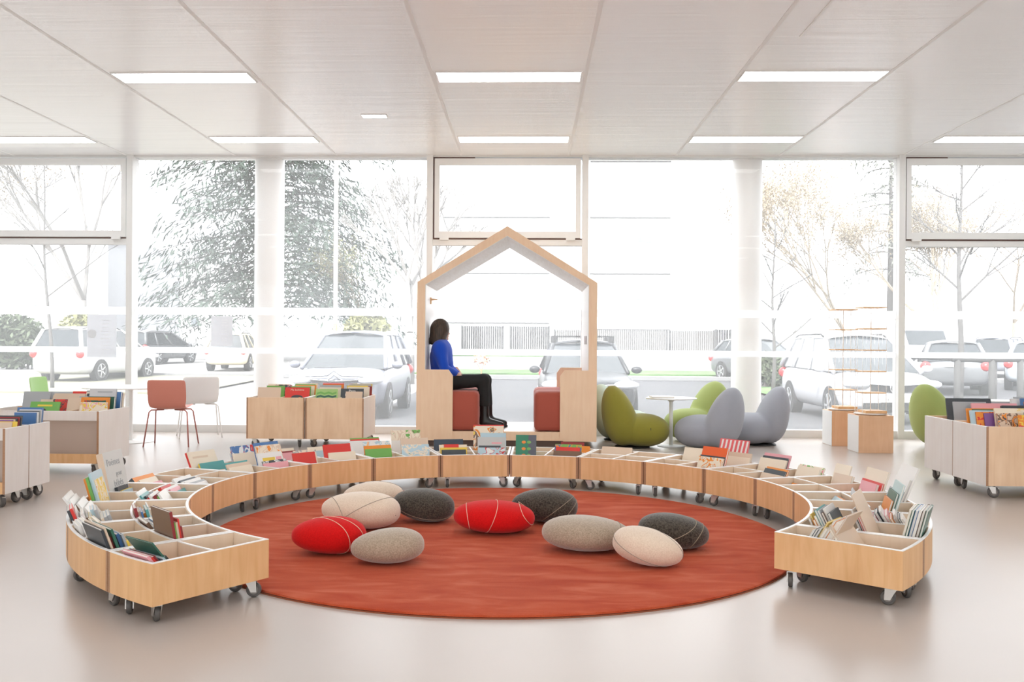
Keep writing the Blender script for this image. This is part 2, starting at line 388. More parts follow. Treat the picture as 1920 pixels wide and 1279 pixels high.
# ================================================================== RING OF LOW BOOK BINS
CX, CY, RI, RO, ZT, ZB = -.182, 5.923, 1.872, 2.495, .273, .09
JA = [-144.6, -136, -119.2, -102.8, -85.2, -67.9, -50.4, -32.6, -15, 2.7, 20.4, 37.8, 55.1, 72.2, 89.7, 107.8, 125, 133]
DPSI = math.degrees(PSI)
ORD = ['first', 'second', 'third', 'fourth', 'fifth', 'sixth', 'seventh', 'eighth', 'ninth', 'tenth', 'eleventh', 'twelfth', 'thirteenth', 'fourteenth', 'fifteenth', 'sixteenth', 'seventeenth', 'eighteenth', 'nineteenth', 'twentieth']
RM = (RI + RO) / 2; RMID = RI + .302; TH = .018
BASEZ = ZB + .014
ringdesc = {0: 'narrow birch book bin closing the left end of the ring, nearly empty inside', 16: 'narrow birch book bin closing the right end of the ring, crammed with magazines'}
for k in range(17):
    a0, a1 = R(JA[k] - DPSI), R(JA[k + 1] - DPSI); am = (a0 + a1) / 2; h = (a1 - a0) / 2 - .0016
    lab = ringdesc.get(k) or 'low curved birch book bin on casters, %s from the left end of the ring' % ORD[k]
    t = thing('book_bin', lab, 'book bin', (CX + RM * sin(am), CY + RM * cos(am), 0), -am, 'curved book bins around the rug')
    ti, to = TH / RI, TH / RO
    MB().arc(RI, RI + .015, -h + ti, h - ti, ZB, ZT - .003, 10, RM).build('inner_panel', BIRCH, t)
    MB().arc(RO - .015, RO, -h + to, h - to, ZB, ZT - .003, 10, RM).build('outer_panel', BIRCH, t)
    last = (k == 0, k == 16)
    for e, s in enumerate((-1, 1)):
        Mx = Matrix.Translation((0, -RM, 0)) @ Matrix.Rotation(-s * h, 4, 'Z')
        b = MB().box(*( (0, TH) if s < 0 else (-TH, 0)), RI, RO, ZB, ZT - .003, Mx)
        b.build('end_panel', BIRCH if last[e] else EDGE, t)
        MB().box(*( (.0005, TH - .0005) if s < 0 else (-TH + .0005, -.0005)), RI, RO, ZT - .003, ZT, Mx).build('end_edge_band', WLAM, t)
        MB().box(*( (TH, TH + .003) if s < 0 else (-TH - .003, -TH)), RI + .016, RO - .016, BASEZ, ZT - .004, Mx).build('end_lining', BIRCHIN, t)
    MB().arc(RI, RI + .015, -h + ti, h - ti, ZT - .003, ZT, 10, RM).build('inner_edge_band', WLAM, t)
    MB().arc(RO - .015, RO, -h + to, h - to, ZT - .003, ZT, 10, RM).build('outer_edge_band', WLAM, t)
    MB().arc(RI + .015, RI + .019, -h + ti * 1.3, h - ti * 1.3, BASEZ, ZT - .004, 10, RM).build('inner_lining', BIRCHIN, t)
    MB().arc(RO - .019, RO - .015, -h + to * 1.3, h - to * 1.3, BASEZ, ZT - .004, 10, RM).build('outer_lining', BIRCHIN, t)
    MB().arc(RI + .015, RO - .015, -h + ti * 1.02, h - ti * 1.02, ZB + .002, BASEZ, 10, RM).build('base', BIRCHIN, t)
    md = MB().arc(RMID - .006, RMID + .006, -h + ti * 1.25, h - ti * 1.25, BASEZ, ZT - .005, 10, RM).build('middle_divider', BIRCHIN, t)
    MB().arc(RMID - .006, RMID + .006, -h + ti, h - ti, ZT - .005, ZT - .001, 10, RM).build('edge_band', WLAM, md)
    if k not in (0, 16):
        for q0, q1 in ((RI + .019, RMID - .006), (RMID + .006, RO - .019)):
            d = MB().box(-.006, .006, q0 - RM, q1 - RM, BASEZ, ZT - .005).build('cross_divider', BIRCHIN, t)
            MB().box(-.006, .006, q0 - RM, q1 - RM, ZT - .005, ZT - .001).build('edge_band', WLAM, d)
    for s in (-1, 1):
        for rr in (RI + .055, RO - .07):
            aa = s * (h - .062 / rr * 1.1)
            caster(t, rr * sin(aa), rr * cos(aa) - RM, ZB, rnd.uniform(0, 6.28), .035)

# pockets of the bins: radial/tangential frame
def pocket(k, half, row):
    a0, a1 = R(JA[k] - DPSI), R(JA[k + 1] - DPSI)
    if k not in (0, 16):
        m = (a0 + a1) / 2; a0, a1 = (a0, m) if half == 0 else (m, a1)
    r0, r1 = (RI + .02, RMID - .007) if row == 'i' else (RMID + .007, RO - .02)
    return (a0 + a1) / 2, r0, r1, (a1 - a0) * r0 - .05
used = {}
def pos(am, r, tt, z=BASEZ + .001):
    return (CX + r * sin(am) + tt * cos(am), CY + r * cos(am) - tt * sin(am), z)
def row_name(row): return 'outer' if row == 'o' else 'inner'
def fill(k, half, row, specs, lean=25, start=None, toward=1):
    """books packed along the radius of one pocket, from its outer wall inwards; toward=-1 leans them to the centre"""
    am, r0, r1, W = pocket(k, half, row)
    th = R(lean); ct = cos(th)
    r = r1 - .004 - (.17 * math.tan(th) if toward > 0 else 0) if start is None else start
    for i, s in enumerate(specs):
        col, w, hh, t = s[:4]; opt = s[4] if len(s) > 4 else {}
        hh *= 1.1; w = min(w * 1.05, W); tt = opt.get('dx', rnd.uniform(-1, 1) * max(0, (W - w) / 2) * .8)
        step = t / ct + .0012
        if r - step < r0 + .002: break
        n = used[(k, half, row)] = used.get((k, half, row), 0) + 1
        lab = opt.get('label') or '%s book, %s in %s %spocket, %s ring bin from left end' % (col, ORD[min(n - 1, 19)], row_name(row), '' if k in (0, 16) else ('first ' if half == 0 else 'second '), ORD[k])
        b = book(lab, pos(am, r, tt), w, hh, t, col, th * toward, am, art=opt.get('art'), group='books in the ring bins', spine=opt.get('spine'))
        if 'deco' in opt: opt['deco'](b, w, hh, t)
        r -= step
MIX = ['white', 'white', 'cream', 'grey', 'charcoal', 'red', 'orange', 'teal', 'dark green', 'pale blue', 'yellow', 'beige', 'dark red', 'green', 'brown', 'pink', 'white']
def many(n, cols=MIX, w=(.15, .21), h=(.17, .21), t=(.008, .018)):
    return [(rnd.choice(cols), rnd.uniform(*w), rnd.uniform(*h), rnd.uniform(*t)) for _ in range(n)]
def art(i, base, *cols): return artmat(i, base, cols)
def D(label, **kw): return dict(label=label, **kw)

# -- left arm of the ring
fill(0, 0, 'o', [('pink', .2, .21, .012), ('red', .2, .2, .010), ('dark red', .19, .2, .012), ('grey', .2, .2, .008), ('pale blue', .2, .19, .01),
                 ('dark green', .21, .27, .007, D('wide dark green picture book tilted up in the left end bin', dx=.0)), ('charcoal', .2, .19, .01), ('beige', .2, .15, .012), ('orange', .18, .12, .01)], 38)
fill(1, 0, 'o', [('charcoal', .24, .24, .012), ('beige', .25, .25, .008, D('large kraft-brown book leaning out over the left bin rim')), ('dark red', .2, .2, .012), ('dark green', .25, .24, .012, D('large olive green book standing behind the left bin rim')), ('red', .2, .21, .01), ('blue', .22, .21, .014), ('grey', .2, .21, .01), ('yellow', .2, .18, .01)], 20)
fill(1, 0, 'i', [('brown', .26, .27, .014, D('big dark brown hardback standing alone above the left arm of the ring', spine='dark red')), ('green', .2, .22, .008), ('beige', .2, .22, .01), ('red', .2, .235, .008), ('dark red', .18, .2, .009)], 10)
fill(1, 1, 'o', many(7, ['white', 'cream', 'white', 'pale blue']) + many(4, ['cream', 'beige', 'white'], h=(.1, .13)), 18)
fill(1, 1, 'i', [('brown', .2, .2, .016)] + many(6, ['grey', 'blue', 'pale blue', 'charcoal']), 32)
fill(2, 0, 'o', [('charcoal', .16, .22, .014), ('red', .16, .23, .014), ('white', .2, .21, .008)] + many(9, ['white', 'brown', 'cream', 'yellow', 'orange', 'pale blue', 'white', 'grey']), 22)
fill(2, 0, 'i', [('dark red', .16, .2, .016), ('beige', .16, .18, .012), ('blue', .16, .18, .01), ('orange', .14, .17, .012), ('teal', .16, .19, .014), ('white', .16, .2, .006), ('white', .12, .12, .012)], 14)
fill(2, 1, 'o', [('white', .25, .27, .012, D('large white book lying back over the left rim of the ring')), ('white', .24, .25, .01), ('brown', .24, .22, .01), ('white', .24, .23, .012), ('white', .24, .2, .012), ('white', .2, .17, .01)], 36)
fill(2, 1, 'i', [('white', .1, .13, .005)], 30, start=RI + .12)
def greenyellow(b, w, h, t):
    onbook(b, 'cover_picture', art(31, 'yellow', 'cream', 'cream', 'orange'), -w * .36, w * .42, h * .08, h * .86, t)
fill(3, 0, 'o', [('orange', .2, .27, .02), ('green', .2, .28, .014), ('pale blue', .22, .30, .014, D('mint picture book with a yellow cover picture standing in the left bins', deco=greenyellow, dx=0))], 16, start=RO - .1)
fill(3, 0, 'i', [('white', .2, .22, .008), ('teal', .18, .2, .01), ('charcoal', .18, .19, .01), ('red', .18, .18, .016), ('white', .2, .2, .012), ('dark red', .18, .19, .02), ('green', .18, .19, .012), ('white', .18, .21, .012)], 34)
def poemes(b, w, h, t):
    lettering(b, 'Poèmes', -w * .40, h * .78, .062, t, 'grey'); lettering(b, 'pour', -w * .02, h * .60, .045, t, 'grey'); lettering(b, 'bébés', -w * .22, h * .44, .06, t, 'grey')
    bow = MB()
    for s in (-1, 1):
        bow.prism([(0, h * .27), (s * w * .26, h * .37), (s * w * .2, h * .23)][::s], -t - .0012, -t)
        bow.prism([(s * w * .2, h * .25), (s * w * .44, h * .16), (s * w * .40, h * .10)][::s], -t - .0012, -t)
    bow.build('pink_bow', cmat('pink'), b)
fill(3, 1, 'o', [('grey', .28, .36, .04, D('thick pale grey poetry book with lettering and a pink bow', deco=poemes, dx=0, spine='beige', art=mat('pale_grey_cover', (.62, .62, .60), .4))), ('charcoal', .15, .16, .02), ('yellow', .15, .14, .012), ('pale blue', .18, .14, .02), ('pink', .15, .12, .012)], 12, start=RO - .07)
fill(3, 1, 'i', [('orange', .14, .17, .022), ('red', .16, .18, .02), ('teal', .18, .16, .014), ('white', .2, .18, .01), ('pink', .16, .17, .012), ('teal', .18, .15, .016)], 30)
fill(4, 0, 'o', [('orange', .25, .2, .03, D('orange and black bound book lying low in an outer pocket', spine='charcoal')), ('cream', .2, .19, .02), ('pink', .16, .16, .02)], 40)
fill(4, 0, 'i', [('white', .22, .22, .014), ('charcoal', .2, .2, .02), ('white', .22, .2, .012), ('white', .2, .2, .012), ('grey', .22, .19, .01), ('white', .2, .18, .01)], 42)
# -- far side of the ring (covers face the viewer)
def cream(b, w, h, t):
    onbook(b, 'title_band', 'beige', -w * .35, w * .2, h * .82, h * .87, t); onbook(b, 'cover_picture', art(41, 'cream', 'pink', 'pink', 'orange'), -w * .05, w * .45, h * .28, h * .55, t)
fill(5, 0, 'o', [('cream', .285, .27, .018, D('wide cream picture book with a red spine in the far left bins', spine='red', deco=cream, dx=-.02)), ('yellow', .22, .15, .01), ('pink', .22, .14, .01), ('teal', .24, .19, .014, D('teal cardboard book in front of the cream one', spine='yellow')), ('beige', .24, .13, .01)], 26)
fill(5, 1, 'o', [('orange', .2, .235, .012), ('white', .25, .22, .012, D('white book with a red and yellow stripe, far left bins', art=art(42, 'white', 'pale blue', 'pink', 'yellow'))), ('blue', .24, .27, .016, D('dark blue picture book tallest in the far left bins', art=art(43, 'blue', 'white', 'red', 'grey'))), ('cream', .2, .22, .01)], 22)
def yellowsq(b, w, h, t):
    onbook(b, 'yellow_square', 'yellow', -w * .32, w * .18, h * .35, h * .85, t); onbook(b, 'pink_block', 'pink', w * .22, w * .45, h * .5, h * .85, t); onbook(b, 'orange_block', 'orange', -w * .5, -w * .34, h * .2, h * .6, t)
fill(5, 0, 'i', [('teal', .24, .21, .01), ('beige', .25, .2, .012), ('cream', .24, .18, .01)], 26)
fill(5, 1, 'i', [('blue', .24, .31, .012), ('cream', .25, .29, .02, D('cream book with brown paws, beside the yellow square book', art=art(44, 'cream', 'beige', 'orange', 'brown'))), ('white', .23, .24, .014, D('white book with a yellow square on the cover', deco=yellowsq, dx=-.02)), ('charcoal', .22, .185, .012, D('black and white patterned board book, ring bin', art=art(45, 'charcoal', 'white', 'white', 'grey'))), ('pink', .24, .17, .012, D('bright pink board book against the inner rim'))], 20)
fill(6, 0, 'o', [('cream', .24, .22, .012), ('dark red', .2, .2, .012), ('pink', .22, .19, .01)], 26)
fill(6, 1, 'o', [('cream', .26, .22, .012), ('pale blue', .22, .19, .01)], 30)
fill(6, 0, 'i', [('charcoal', .2, .225, .012, D('cream book with dark figures, far left bins', art=art(46, 'cream', 'grey', 'charcoal', 'red'))), ('red', .2, .21, .01)], 20)
def redwhite(b, w, h, t):
    onbook(b, 'white_lower_cover', 'cream', -w * .5, w * .5, 0, h * .5, t)
fill(6, 1, 'i', [('white', .24, .22, .01), ('red', .25, .25, .014, D('red picture book with a pale lower half, sixth far bin', deco=redwhite, dx=-.03)), ('cream', .24, .19, .012)], 18)
fill(7, 0, 'o', [('green', .25, .26, .01), ('red', .25, .25, .012), ('white', .25, .24, .01)], 22)
fill(7, 1, 'o', [('cream', .25, .3, .014, D('tall cream book with green leaves at the trolley corner', art=art(47, 'cream', 'beige', 'green', 'brown'))), ('white', .26, .22, .012)], 14)
fill(7, 0, 'i', [('white', .24, .255, .012, D('colourful white picture book with round fruits', art=art(48, 'white', 'pale blue', 'yellow', 'pink'))), ('orange', .24, .225, .012), ('green', .22, .2, .012)], 20)
fill(7, 1, 'i', [('beige', .25, .27, .012, D('plain beige book standing by the house corner')), ('pale blue', .23, .22, .014, D('sage green watercolour book against the inner rim', art=art(49, 'pale blue', 'cream', 'cream', 'teal')))], 20)
fill(8, 0, 'o', [('blue', .25, .22, .014, D('dark navy book low in front of the house base', art=mat('navy_cover', (.03, .05, .08), .4))), ('orange', .1, .18, .01)], 16)
fill(8, 0, 'i', [('cream', .24, .21, .01), ('red', .12, .215, .012), ('yellow', .22, .19, .012), ('charcoal', .2, .175, .01)], 20)
def yell(b, w, h, t):
    onbook(b, 'red_top_edge', 'red', -w * .5, w * .5, h * .97, h, t)
fill(8, 1, 'o', [('cream', .26, .335, .012, D('tallest cream yellow album in front of the wooden house', art=art(51, 'cream', 'orange', 'brown', 'yellow'), deco=yell, dx=-.02)), ('pale blue', .22, .27, .012), ('beige', .2, .15, .01)], 12)
def greybk(b, w, h, t):
    onbook(b, 'title_lines', 'pink', 0, w * .36, h * .8, h * .85, t)
fill(8, 1, 'i', [('white', .25, .26, .03, D('thick grey box of books, middle of the ring', art=mat('light_grey_cover', (.55, .55, .54), .4), deco=greybk)), ('charcoal', .18, .2, .012), ('pale blue', .22, .185, .014, D('pale blue book with a red disc, middle of the ring', art=art(52, 'pale blue', 'red', 'white', 'pale blue')))], 14)
fill(9, 1, 'o', [('dark red', .2, .22, .012), ('orange', .24, .19, .014)], 26)
def leaves(b, w, h, t):
    onbook(b, 'dark_right_cover', mat('slate_cover', (.09, .10, .13), .4), w * .12, w * .5, 0, h, t)
    l = MB(); l2 = MB()
    for i in range(4):
        for s in (-1, 1):
            (l if s > 0 else l2).ell((w * .02 + s * .022, -t - .0015, h * (.3 + i * .17)), (.018, .001, .013), 10, 6)
    l.build('leaf', cmat('green'), b); l2.build('fruit', cmat('orange'), b)
fill(9, 0, 'i', [('green', .165, .295, .014, D('small dark book with green leaves and fruits, centre of ring', deco=leaves, dx=-.02, art=mat('deep_green_cover', (.02, .22, .12), .4)))], 8, start=RI + .1)
fill(9, 1, 'i', [('green', .22, .225, .014, D('green book with orange and blue picture, centre right of ring', art=art(53, 'green', 'orange', 'blue', 'orange'))), ('red', .2, .205, .012), ('brown', .25, .175, .016, D('brown book resting on the inner rim, centre right'))], 22)
fill(10, 0, 'o', [('beige', .26, .205, .02)], 34)
fill(11, 0, 'o', [('cream', .26, .23, .012)], 24)
def stripes(b, w, h, t):
    s = MB()
    for i in range(7): s.prism([(-w * .5 + i * w / 7, h * .35), (-w * .5 + i * w / 7 + w * .06, h * .35), (-w * .5 + i * w / 7 + w * .13, h * .98), (-w * .5 + i * w / 7 + w * .07, h * .98)], -t - .0012, -t)
    s.build('white_stripes', cmat('white'), b)
fill(11, 1, 'o', [('red', .3, .31, .012, D('pink and red striped picture book in the far right bins', deco=stripes, art=mat('coral_cover', (.75, .13, .14), .4), dx=-.05)), ('beige', .28, .22, .012), ('cream', .27, .19, .012)], 14)
def tout(b, w, h, t):
    lettering(b, 'TOUT LE MONDE', 0, h * .68, .028, t, 'yellow', 'CENTER')
fill(11, 1, 'i', [('orange', .25, .28, .02, D('orange red book with yellow capital lettering', deco=tout, art=mat('bright_orange_cover', (.8, .12, .02), .4))), ('charcoal', .24, .22, .01), ('cream', .26, .21, .012, D('cream book with a peach arch on its cover', art=art(54, 'cream', 'orange', 'beige', 'beige')))], 20)
fill(12, 0, 'o', [('pink', .25, .25, .01), ('charcoal', .24, .23, .01), ('cream', .25, .215, .012)], 22)
fill(12, 1, 'o', [('cream', .25, .21, .012, D('cream book with green sprigs, far right bins', art=art(55, 'cream', 'green', 'pink', 'beige'))), ('cream', .22, .2, .02)], 26)
fill(12, 1, 'i', [('orange', .22, .21, .012), ('charcoal', .22, .2, .01), ('beige', .25, .17, .01)], 28)
fill(13, 0, 'o', [('cream', .17, .25, .01, D('small pale square book standing in the far right bins')), ('beige', .2, .19, .02)], 18)
def sil(b, w, h, t):
    s = MB()
    for i in range(3): s.prism([(-w * .12 + i * w * .2, h * .5), (w * .02 + i * w * .2, h * .5), (-w * .02 + i * w * .2, h * .68), (-w * .08 + i * w * .2, h * .68)], -t - .0012, -t)
    s.build('dark_silhouettes', cmat('charcoal'), b)
fill(13, 1, 'o', [('cream', .28, .27, .012, D('cream book with three dark silhouettes, right end of far bins', deco=sil, spine='yellow')), ('red', .26, .2, .012), ('pink', .2, .19, .02)], 18)
fill(13, 0, 'i', [('orange', .2, .15, .012)], 36)
# -- right arm
WH = ['white', 'white', 'grey', 'pale blue', 'cream']
fill(14, 0, 'o', [('white', .26, .35, .012, D('large blank white book back standing in the right bins', dx=-.01)), ('white', .24, .28, .012), ('grey', .22, .21, .01)], 22)
fill(14, 0, 'i', [('orange', .2, .17, .01), ('pale blue', .22, .17, .012)], 40)
fill(14, 1, 'o', [('pale blue', .24, .29, .012, D('pale turquoise book standing beside the white one', art=mat('pale_turquoise_cover', (.5, .66, .66), .35))), ('dark green', .22, .24, .014), ('orange', .2, .2, .014)], 16, start=RMID + .12)
fill(14, 1, 'i', [('white', .2, .2, .006), ('red', .18, .18, .008), ('white', .2, .2, .006)], 36, start=RI + .2)
fill(15, 0, 'o', [('white', .2, .2, .012), ('charcoal', .2, .2, .01)] + many(10, ['white', 'yellow', 'charcoal', 'orange', 'white', 'pale blue', 'pink', 'grey'], h=(.19, .23)) + [('grey', .24, .32, .008, D('thin grey magazine rising highest in the right arm'))], 32, start=RO - .03, toward=-1)
BK = ['grey', 'beige', 'dark red', 'cream', 'dark green', 'blue', 'white', 'brown', 'charcoal', 'teal']
fill(15, 1, 'o', [(c, .2, .27, rnd.uniform(.012, .02)) for c in ['dark green', 'brown', 'white', 'blue', 'dark green', 'cream']], 14)
fill(15, 1, 'o', [('beige', .25, .34, .005, D('tall bare kraft board leaning across the right end bins')), ('red', .2, .25, .012), ('charcoal', .2, .25, .014), ('white', .2, .26, .01)], 24, start=RMID + .125, toward=-1)
fill(15, 0, 'i', [('white', .18, .19, .008), ('red', .16, .17, .008), ('white', .18, .18, .006)], 40, start=RI + .24)
fill(15, 1, 'i', [('charcoal', .2, .24, .016), ('white', .2, .26, .012), ('brown', .2, .24, .012), ('grey', .2, .25, .012), ('teal', .2, .25, .014), ('cream', .2, .22, .012), ('orange', .2, .2, .014), ('yellow', .18, .22, .008), ('white', .2, .2, .008)], 26, start=RMID - .02, toward=-1)
def hole(b, w, h, t): MB().ell((0, -t - .001, h * .6), (w * .16, .001, h * .14), 16, 8).build('dark_disc', cmat('grey'), b)
fill(16, 0, 'i', [('beige', .26, .3, .008, D('bent kraft sheet standing in the right end bin', dx=.02)), ('orange', .2, .25, .03, D('thick orange book in the right end bin')), ('white', .2, .26, .01), ('cream', .22, .22, .014, D('kraft book with a dark disc in the right end bin', deco=hole)), ('yellow', .18, .25, .008), ('grey', .2, .22, .01), ('charcoal', .2, .21, .012), ('white', .2, .2, .01)], 30)
fill(16, 0, 'o', [('beige', .25, .26, .008, D('plain kraft board slid over the front of the right end bin')), ('cream', .24, .24, .01), ('charcoal', .2, .19, .014)], 34, start=RMID + .13, toward=-1)

# ================================================================== TALL BOOK TROLLEYS
def trolley(label, x0, x1, y0, y1, front=True, left=True, ndiv=1, side=PALE, frontmat=BIRCHL):
    zt, zb = .57, .1
    t = thing('book_trolley', label, 'book trolley', ((x0 + x1) / 2, (y0 + y1) / 2, 0))
    w, d = (x1 - x0) / 2, (y1 - y0) / 2
    for s in (-1, 1):
        MB().box(s * w - (.018 if s > 0 else 0), s * w + (.018 if s < 0 else 0), -d, d, zb, zt - .003).build('side_panel', side, t, bev=.001)
        MB().box(s * w - (.018 if s > 0 else 0), s * w + (.018 if s < 0 else 0), -d, d, zt - .003, zt).build('edge_band', WLAM, t)
        MB().box(s * w - (.018 if s > 0 else 0), s * w + (.018 if s < 0 else 0), -d - .0015, -d, zb, zt).build('front_edge', EDGE, t)
    a, b = -w + .018, w - .018
    if front:
        MB().box(a, b, -d, -d + .016, zb, zt).build('front_panel', frontmat, t)
    else:
        MB().box(a, b, -d, -d + .016, zt - .085, zt).build('front_apron', PALE, t)
        MB().box(a, b, -d + .06, -d + .07, zb + .02, zt - .085).build('recessed_panel', mat('taupe_panel', (.50, .40, .34), .5), t)
        MB().box(a, b, -d, -d + .016, zb, zb + .085).build('lower_rail', BIRCH, t)
    MB().box(a, b, d - .016, d, zb, zt).build('back_panel', frontmat, t)
    MB().box(a, b, -d + .071, d - .016, zt - .17, zt - .155).build('tray_floor', BIRCHIN, t)
    for i in range(ndiv):
        xx = a + (b - a) * (i + 1) / (ndiv + 1)
        MB().box(xx - .006, xx + .006, -d + .071, d - .016, zt - .155, zt - .01).build('divider', BIRCHIN, t)
    for sx in (-1, 1):
        for sy in (-1, 1): caster(t, sx * (w - .07), sy * (d - .065), zb, rnd.uniform(-.8, 2.2), .045, .026, True)
    return t
trolley('pair of birch book trolleys by the window, left one', -3.215, -2.548, 10.55, 11.35)
trolley('pair of birch book trolleys by the window, right one', -2.538, -1.871, 10.55, 11.35)
trolley('pale trolley of picture books before the left table and chairs', -4.95, -3.85, 8.25, 8.89, front=False, ndiv=2)
trolley('front half of the pale trolley cut off by the left picture edge', -4.75, -3.734, 6.55, 6.865, front=False)
trolley('rear half of the pale trolley cut off by the left picture edge', -4.75, -3.734, 6.873, 7.172, front=False)
trolley('birch-fronted trolley nearest on the far right with orange books', 3.62, 4.75, 7.5, 8.082)
trolley('rear trolley on the far right with black framed albums', 3.62, 4.75, 8.09, 8.65)
def tfill(x0, x1, yb, z, specs, where, lean=14):
    """books in a trolley tray, packed from the back (y=yb) forwards"""
    th = R(lean); y = yb
    for i, s in enumerate(specs):
        col, w, hh, t = s[:4]; opt = s[4] if len(s) > 4 else {}
        cx = opt.get('x', rnd.uniform(x0 + w / 2, max(x0 + w / 2 + .001, x1 - w / 2)))
        y -= opt.get('gap', 0)
        lab = opt.get('label') or '%s book, %s from the back in %s' % (col, ORD[i], where)
        b = book(lab, (cx, y, z), w, hh * .97, t, col, th, 0, art=opt.get('art'), group='books in the trolleys', spine=opt.get('spine'))
        if 'deco' in opt: opt['deco'](b, w, hh, t)
        y -= t / cos(th) + .0012
TZ0 = .416
# two trolleys by the window
def redbook(b, w, h, t):
    lettering(b, 'Ma bohème', 0, h * .82, .034, t, 'cream', 'CENTER')
    MB().ell((0, -t - .001, h * .5), (w * .25, .001, h * .13), 16, 8).build('dark_hair', cmat('charcoal'), b)
    MB().ell((w * .12, -t - .002, h * .46), (w * .08, .001, h * .07), 12, 8).build('face', cmat('orange'), b)
def zig(b, w, h, t):
    for z0, c in ((.78, 'green'), (.62, 'dark green'), (.5, 'green'), (.36, 'charcoal')):
        pts = [(-w * .45 + i * w * .18, h * (z0 + (.06 if i % 2 else 0))) for i in range(6)]
        MB().prism(pts + [(x, z - h * .09) for x, z in pts[::-1]], -t - .0012, -t).build('zigzag_band', cmat(c), b)
def papa(b, w, h, t):
    lettering(b, 'Papa', 0, h * .80, .045, t, 'white', 'CENTER'); lettering(b, 'panique !', 0, h * .66, .045, t, 'white', 'CENTER')
tfill(-3.19, -2.9, 11.25, TZ0, [('cream', .27, .29, .012, D('cream book at the back of the left window trolley')), ('charcoal', .2, .28, .02, {'x': -2.98, 'art': art(61, 'charcoal', 'pink', 'white', 'green'), 'label': 'black flowery book beside the blank beige one'}), ('orange', .2, .27, .01), ('green', .22, .27, .01), ('beige', .27, .265, .014, D('blank beige book at the front left of the window trolley', x=-3.06, gap=.3))], 'left tray, left window trolley')
tfill(-2.86, -2.56, 11.25, TZ0, [('cream', .27, .30, .012), ('green', .25, .29, .01), ('orange', .25, .28, .01), ('cream', .26, .27, .012), ('green', .24, .27, .01, {'gap': .1}), ('red', .29, .265, .012, D('red book with a dark-haired head on the cover', x=-2.73, gap=.18, deco=redbook))], 'right tray, left window trolley')
tfill(-2.52, -2.24, 11.25, TZ0, [('pink', .26, .31, .01), ('red', .25, .3, .01), ('orange', .25, .29, .01), ('grey', .26, .285, .02, {'gap': .1}), ('cream', .26, .26, .01), ('green', .26, .25, .012, D('green zigzag patterned book in the right window trolley', x=-2.38, gap=.18, deco=zig, art=mat('pale_green_cover', (.35, .55, .2), .4)))], 'left tray, right window trolley')
tfill(-2.2, -1.9, 11.25, TZ0, [('pink', .26, .3, .01), ('yellow', .24, .3, .012, {'x': -2.02}), ('grey', .26, .295, .02, {'x': -2.04}), ('dark red', .2, .27, .02, {'x': -1.995}), ('yellow', .25, .285, .014, {'x': -2.05, 'gap': .1}), ('cream', .26, .27, .01), ('charcoal', .27, .255, .012, D('black book with white lettering in the right window trolley', x=-2.08, gap=.14, deco=papa)), ('beige', .2, .22, .01)], 'right tray, right window trolley')
# left picture-book trolley
def frog(b, w, h, t):
    onbook(b, 'title_band', 'yellow', -w * .25, w * .25, h * .78, h * .85, t); MB().ell((-w * .02, -t - .001, h * .58), (w * .1, .001, h * .1), 14, 8).build('dark_bird', cmat('charcoal'), b)
    MB().ell((-w * .1, -t - .001, h * .48), (w * .2, .001, h * .06), 14, 8).build('orange_shape', cmat('orange'), b)
def bird(b, w, h, t):
    onbook(b, 'title_lines', 'grey', -w * .2, w * .35, h * .86, h * .9, t)
    MB().prism([(-w * .38, h * .75), (-w * .22, h * .6), (-w * .12, h * .62), (-w * .05, h * .75), (-w * .12, h * .56), (-w * .22, h * .5)], -t - .0012, -t).build('black_bird', cmat('charcoal'), b)
def oframe(b, w, h, t):
    onbook(b, 'garden_picture', art(65, 'dark green', 'red', 'green', 'red'), -w * .38, w * .38, h * .12, h * .86, t)
tfill(-4.9, -4.6, 8.8, TZ0, [('grey', .26, .31, .014), ('beige', .3, .29, .03, {'x': -4.4})], 'left tray, left picture-book trolley')
tfill(-4.5, -4.25, 8.8, TZ0, [('grey', .3, .32, .012, D('pale grey-green board at the back of the left trolley', x=-4.48)), ('beige', .24, .28, .03, {'x': -4.46}), ('orange', .2, .27, .02, {'x': -4.36}), ('beige', .3, .25, .012, {'x': -4.47, 'gap': .1}), ('red', .22, .25, .02, D('red spotted book beside the green one, left trolley', x=-4.38, art=art(63, 'red', 'charcoal', 'red', 'red'))), ('green', .28, .235, .012, D('grass green picture book with orange shape, left trolley', x=-4.5, gap=.1, deco=frog))], 'middle tray, left picture-book trolley', 22)
tfill(-4.2, -4.0, 8.8, TZ0, [('red', .2, .32, .012, {'x': -4.3}), ('grey', .28, .33, .01, {'x': -4.12}), ('cream', .25, .31, .012, D('cream book with red fruit band, middle of left trolley', x=-4.13, art=art(62, 'cream', 'beige', 'red', 'green'))), ('charcoal', .26, .3, .012, {'x': -4.11}), ('grey', .25, .27, .03, {'x': -4.14, 'gap': .06}), ('beige', .26, .265, .02, D('plain pinkish beige book at the front of the left trolley', x=-4.2, gap=.06, spine='grey'))], 'centre tray, left picture-book trolley', 18)
tfill(-4.05, -3.9, 8.8, TZ0, [('beige', .2, .3, .03, {'x': -3.98}), ('blue', .16, .31, .03, {'x': -3.97}), ('white', .26, .345, .012, D('tall white-grey book with a black bird, left trolley', x=-4.06, deco=bird, art=mat('cool_grey_cover', (.60, .60, .62), .4))), ('dark green', .25, .27, .03, {'x': -4.02, 'gap': .08}), ('orange', .27, .27, .014, D('orange framed book with a green garden picture', x=-4.05, gap=.04, deco=oframe)), ('cream', .26, .225, .012, D('cream and yellow swirl book at the trolley corner', x=-4.04, gap=.03, art=art(64, 'cream', 'yellow', 'pink', 'yellow')))], 'right tray, left picture-book trolley', 12)
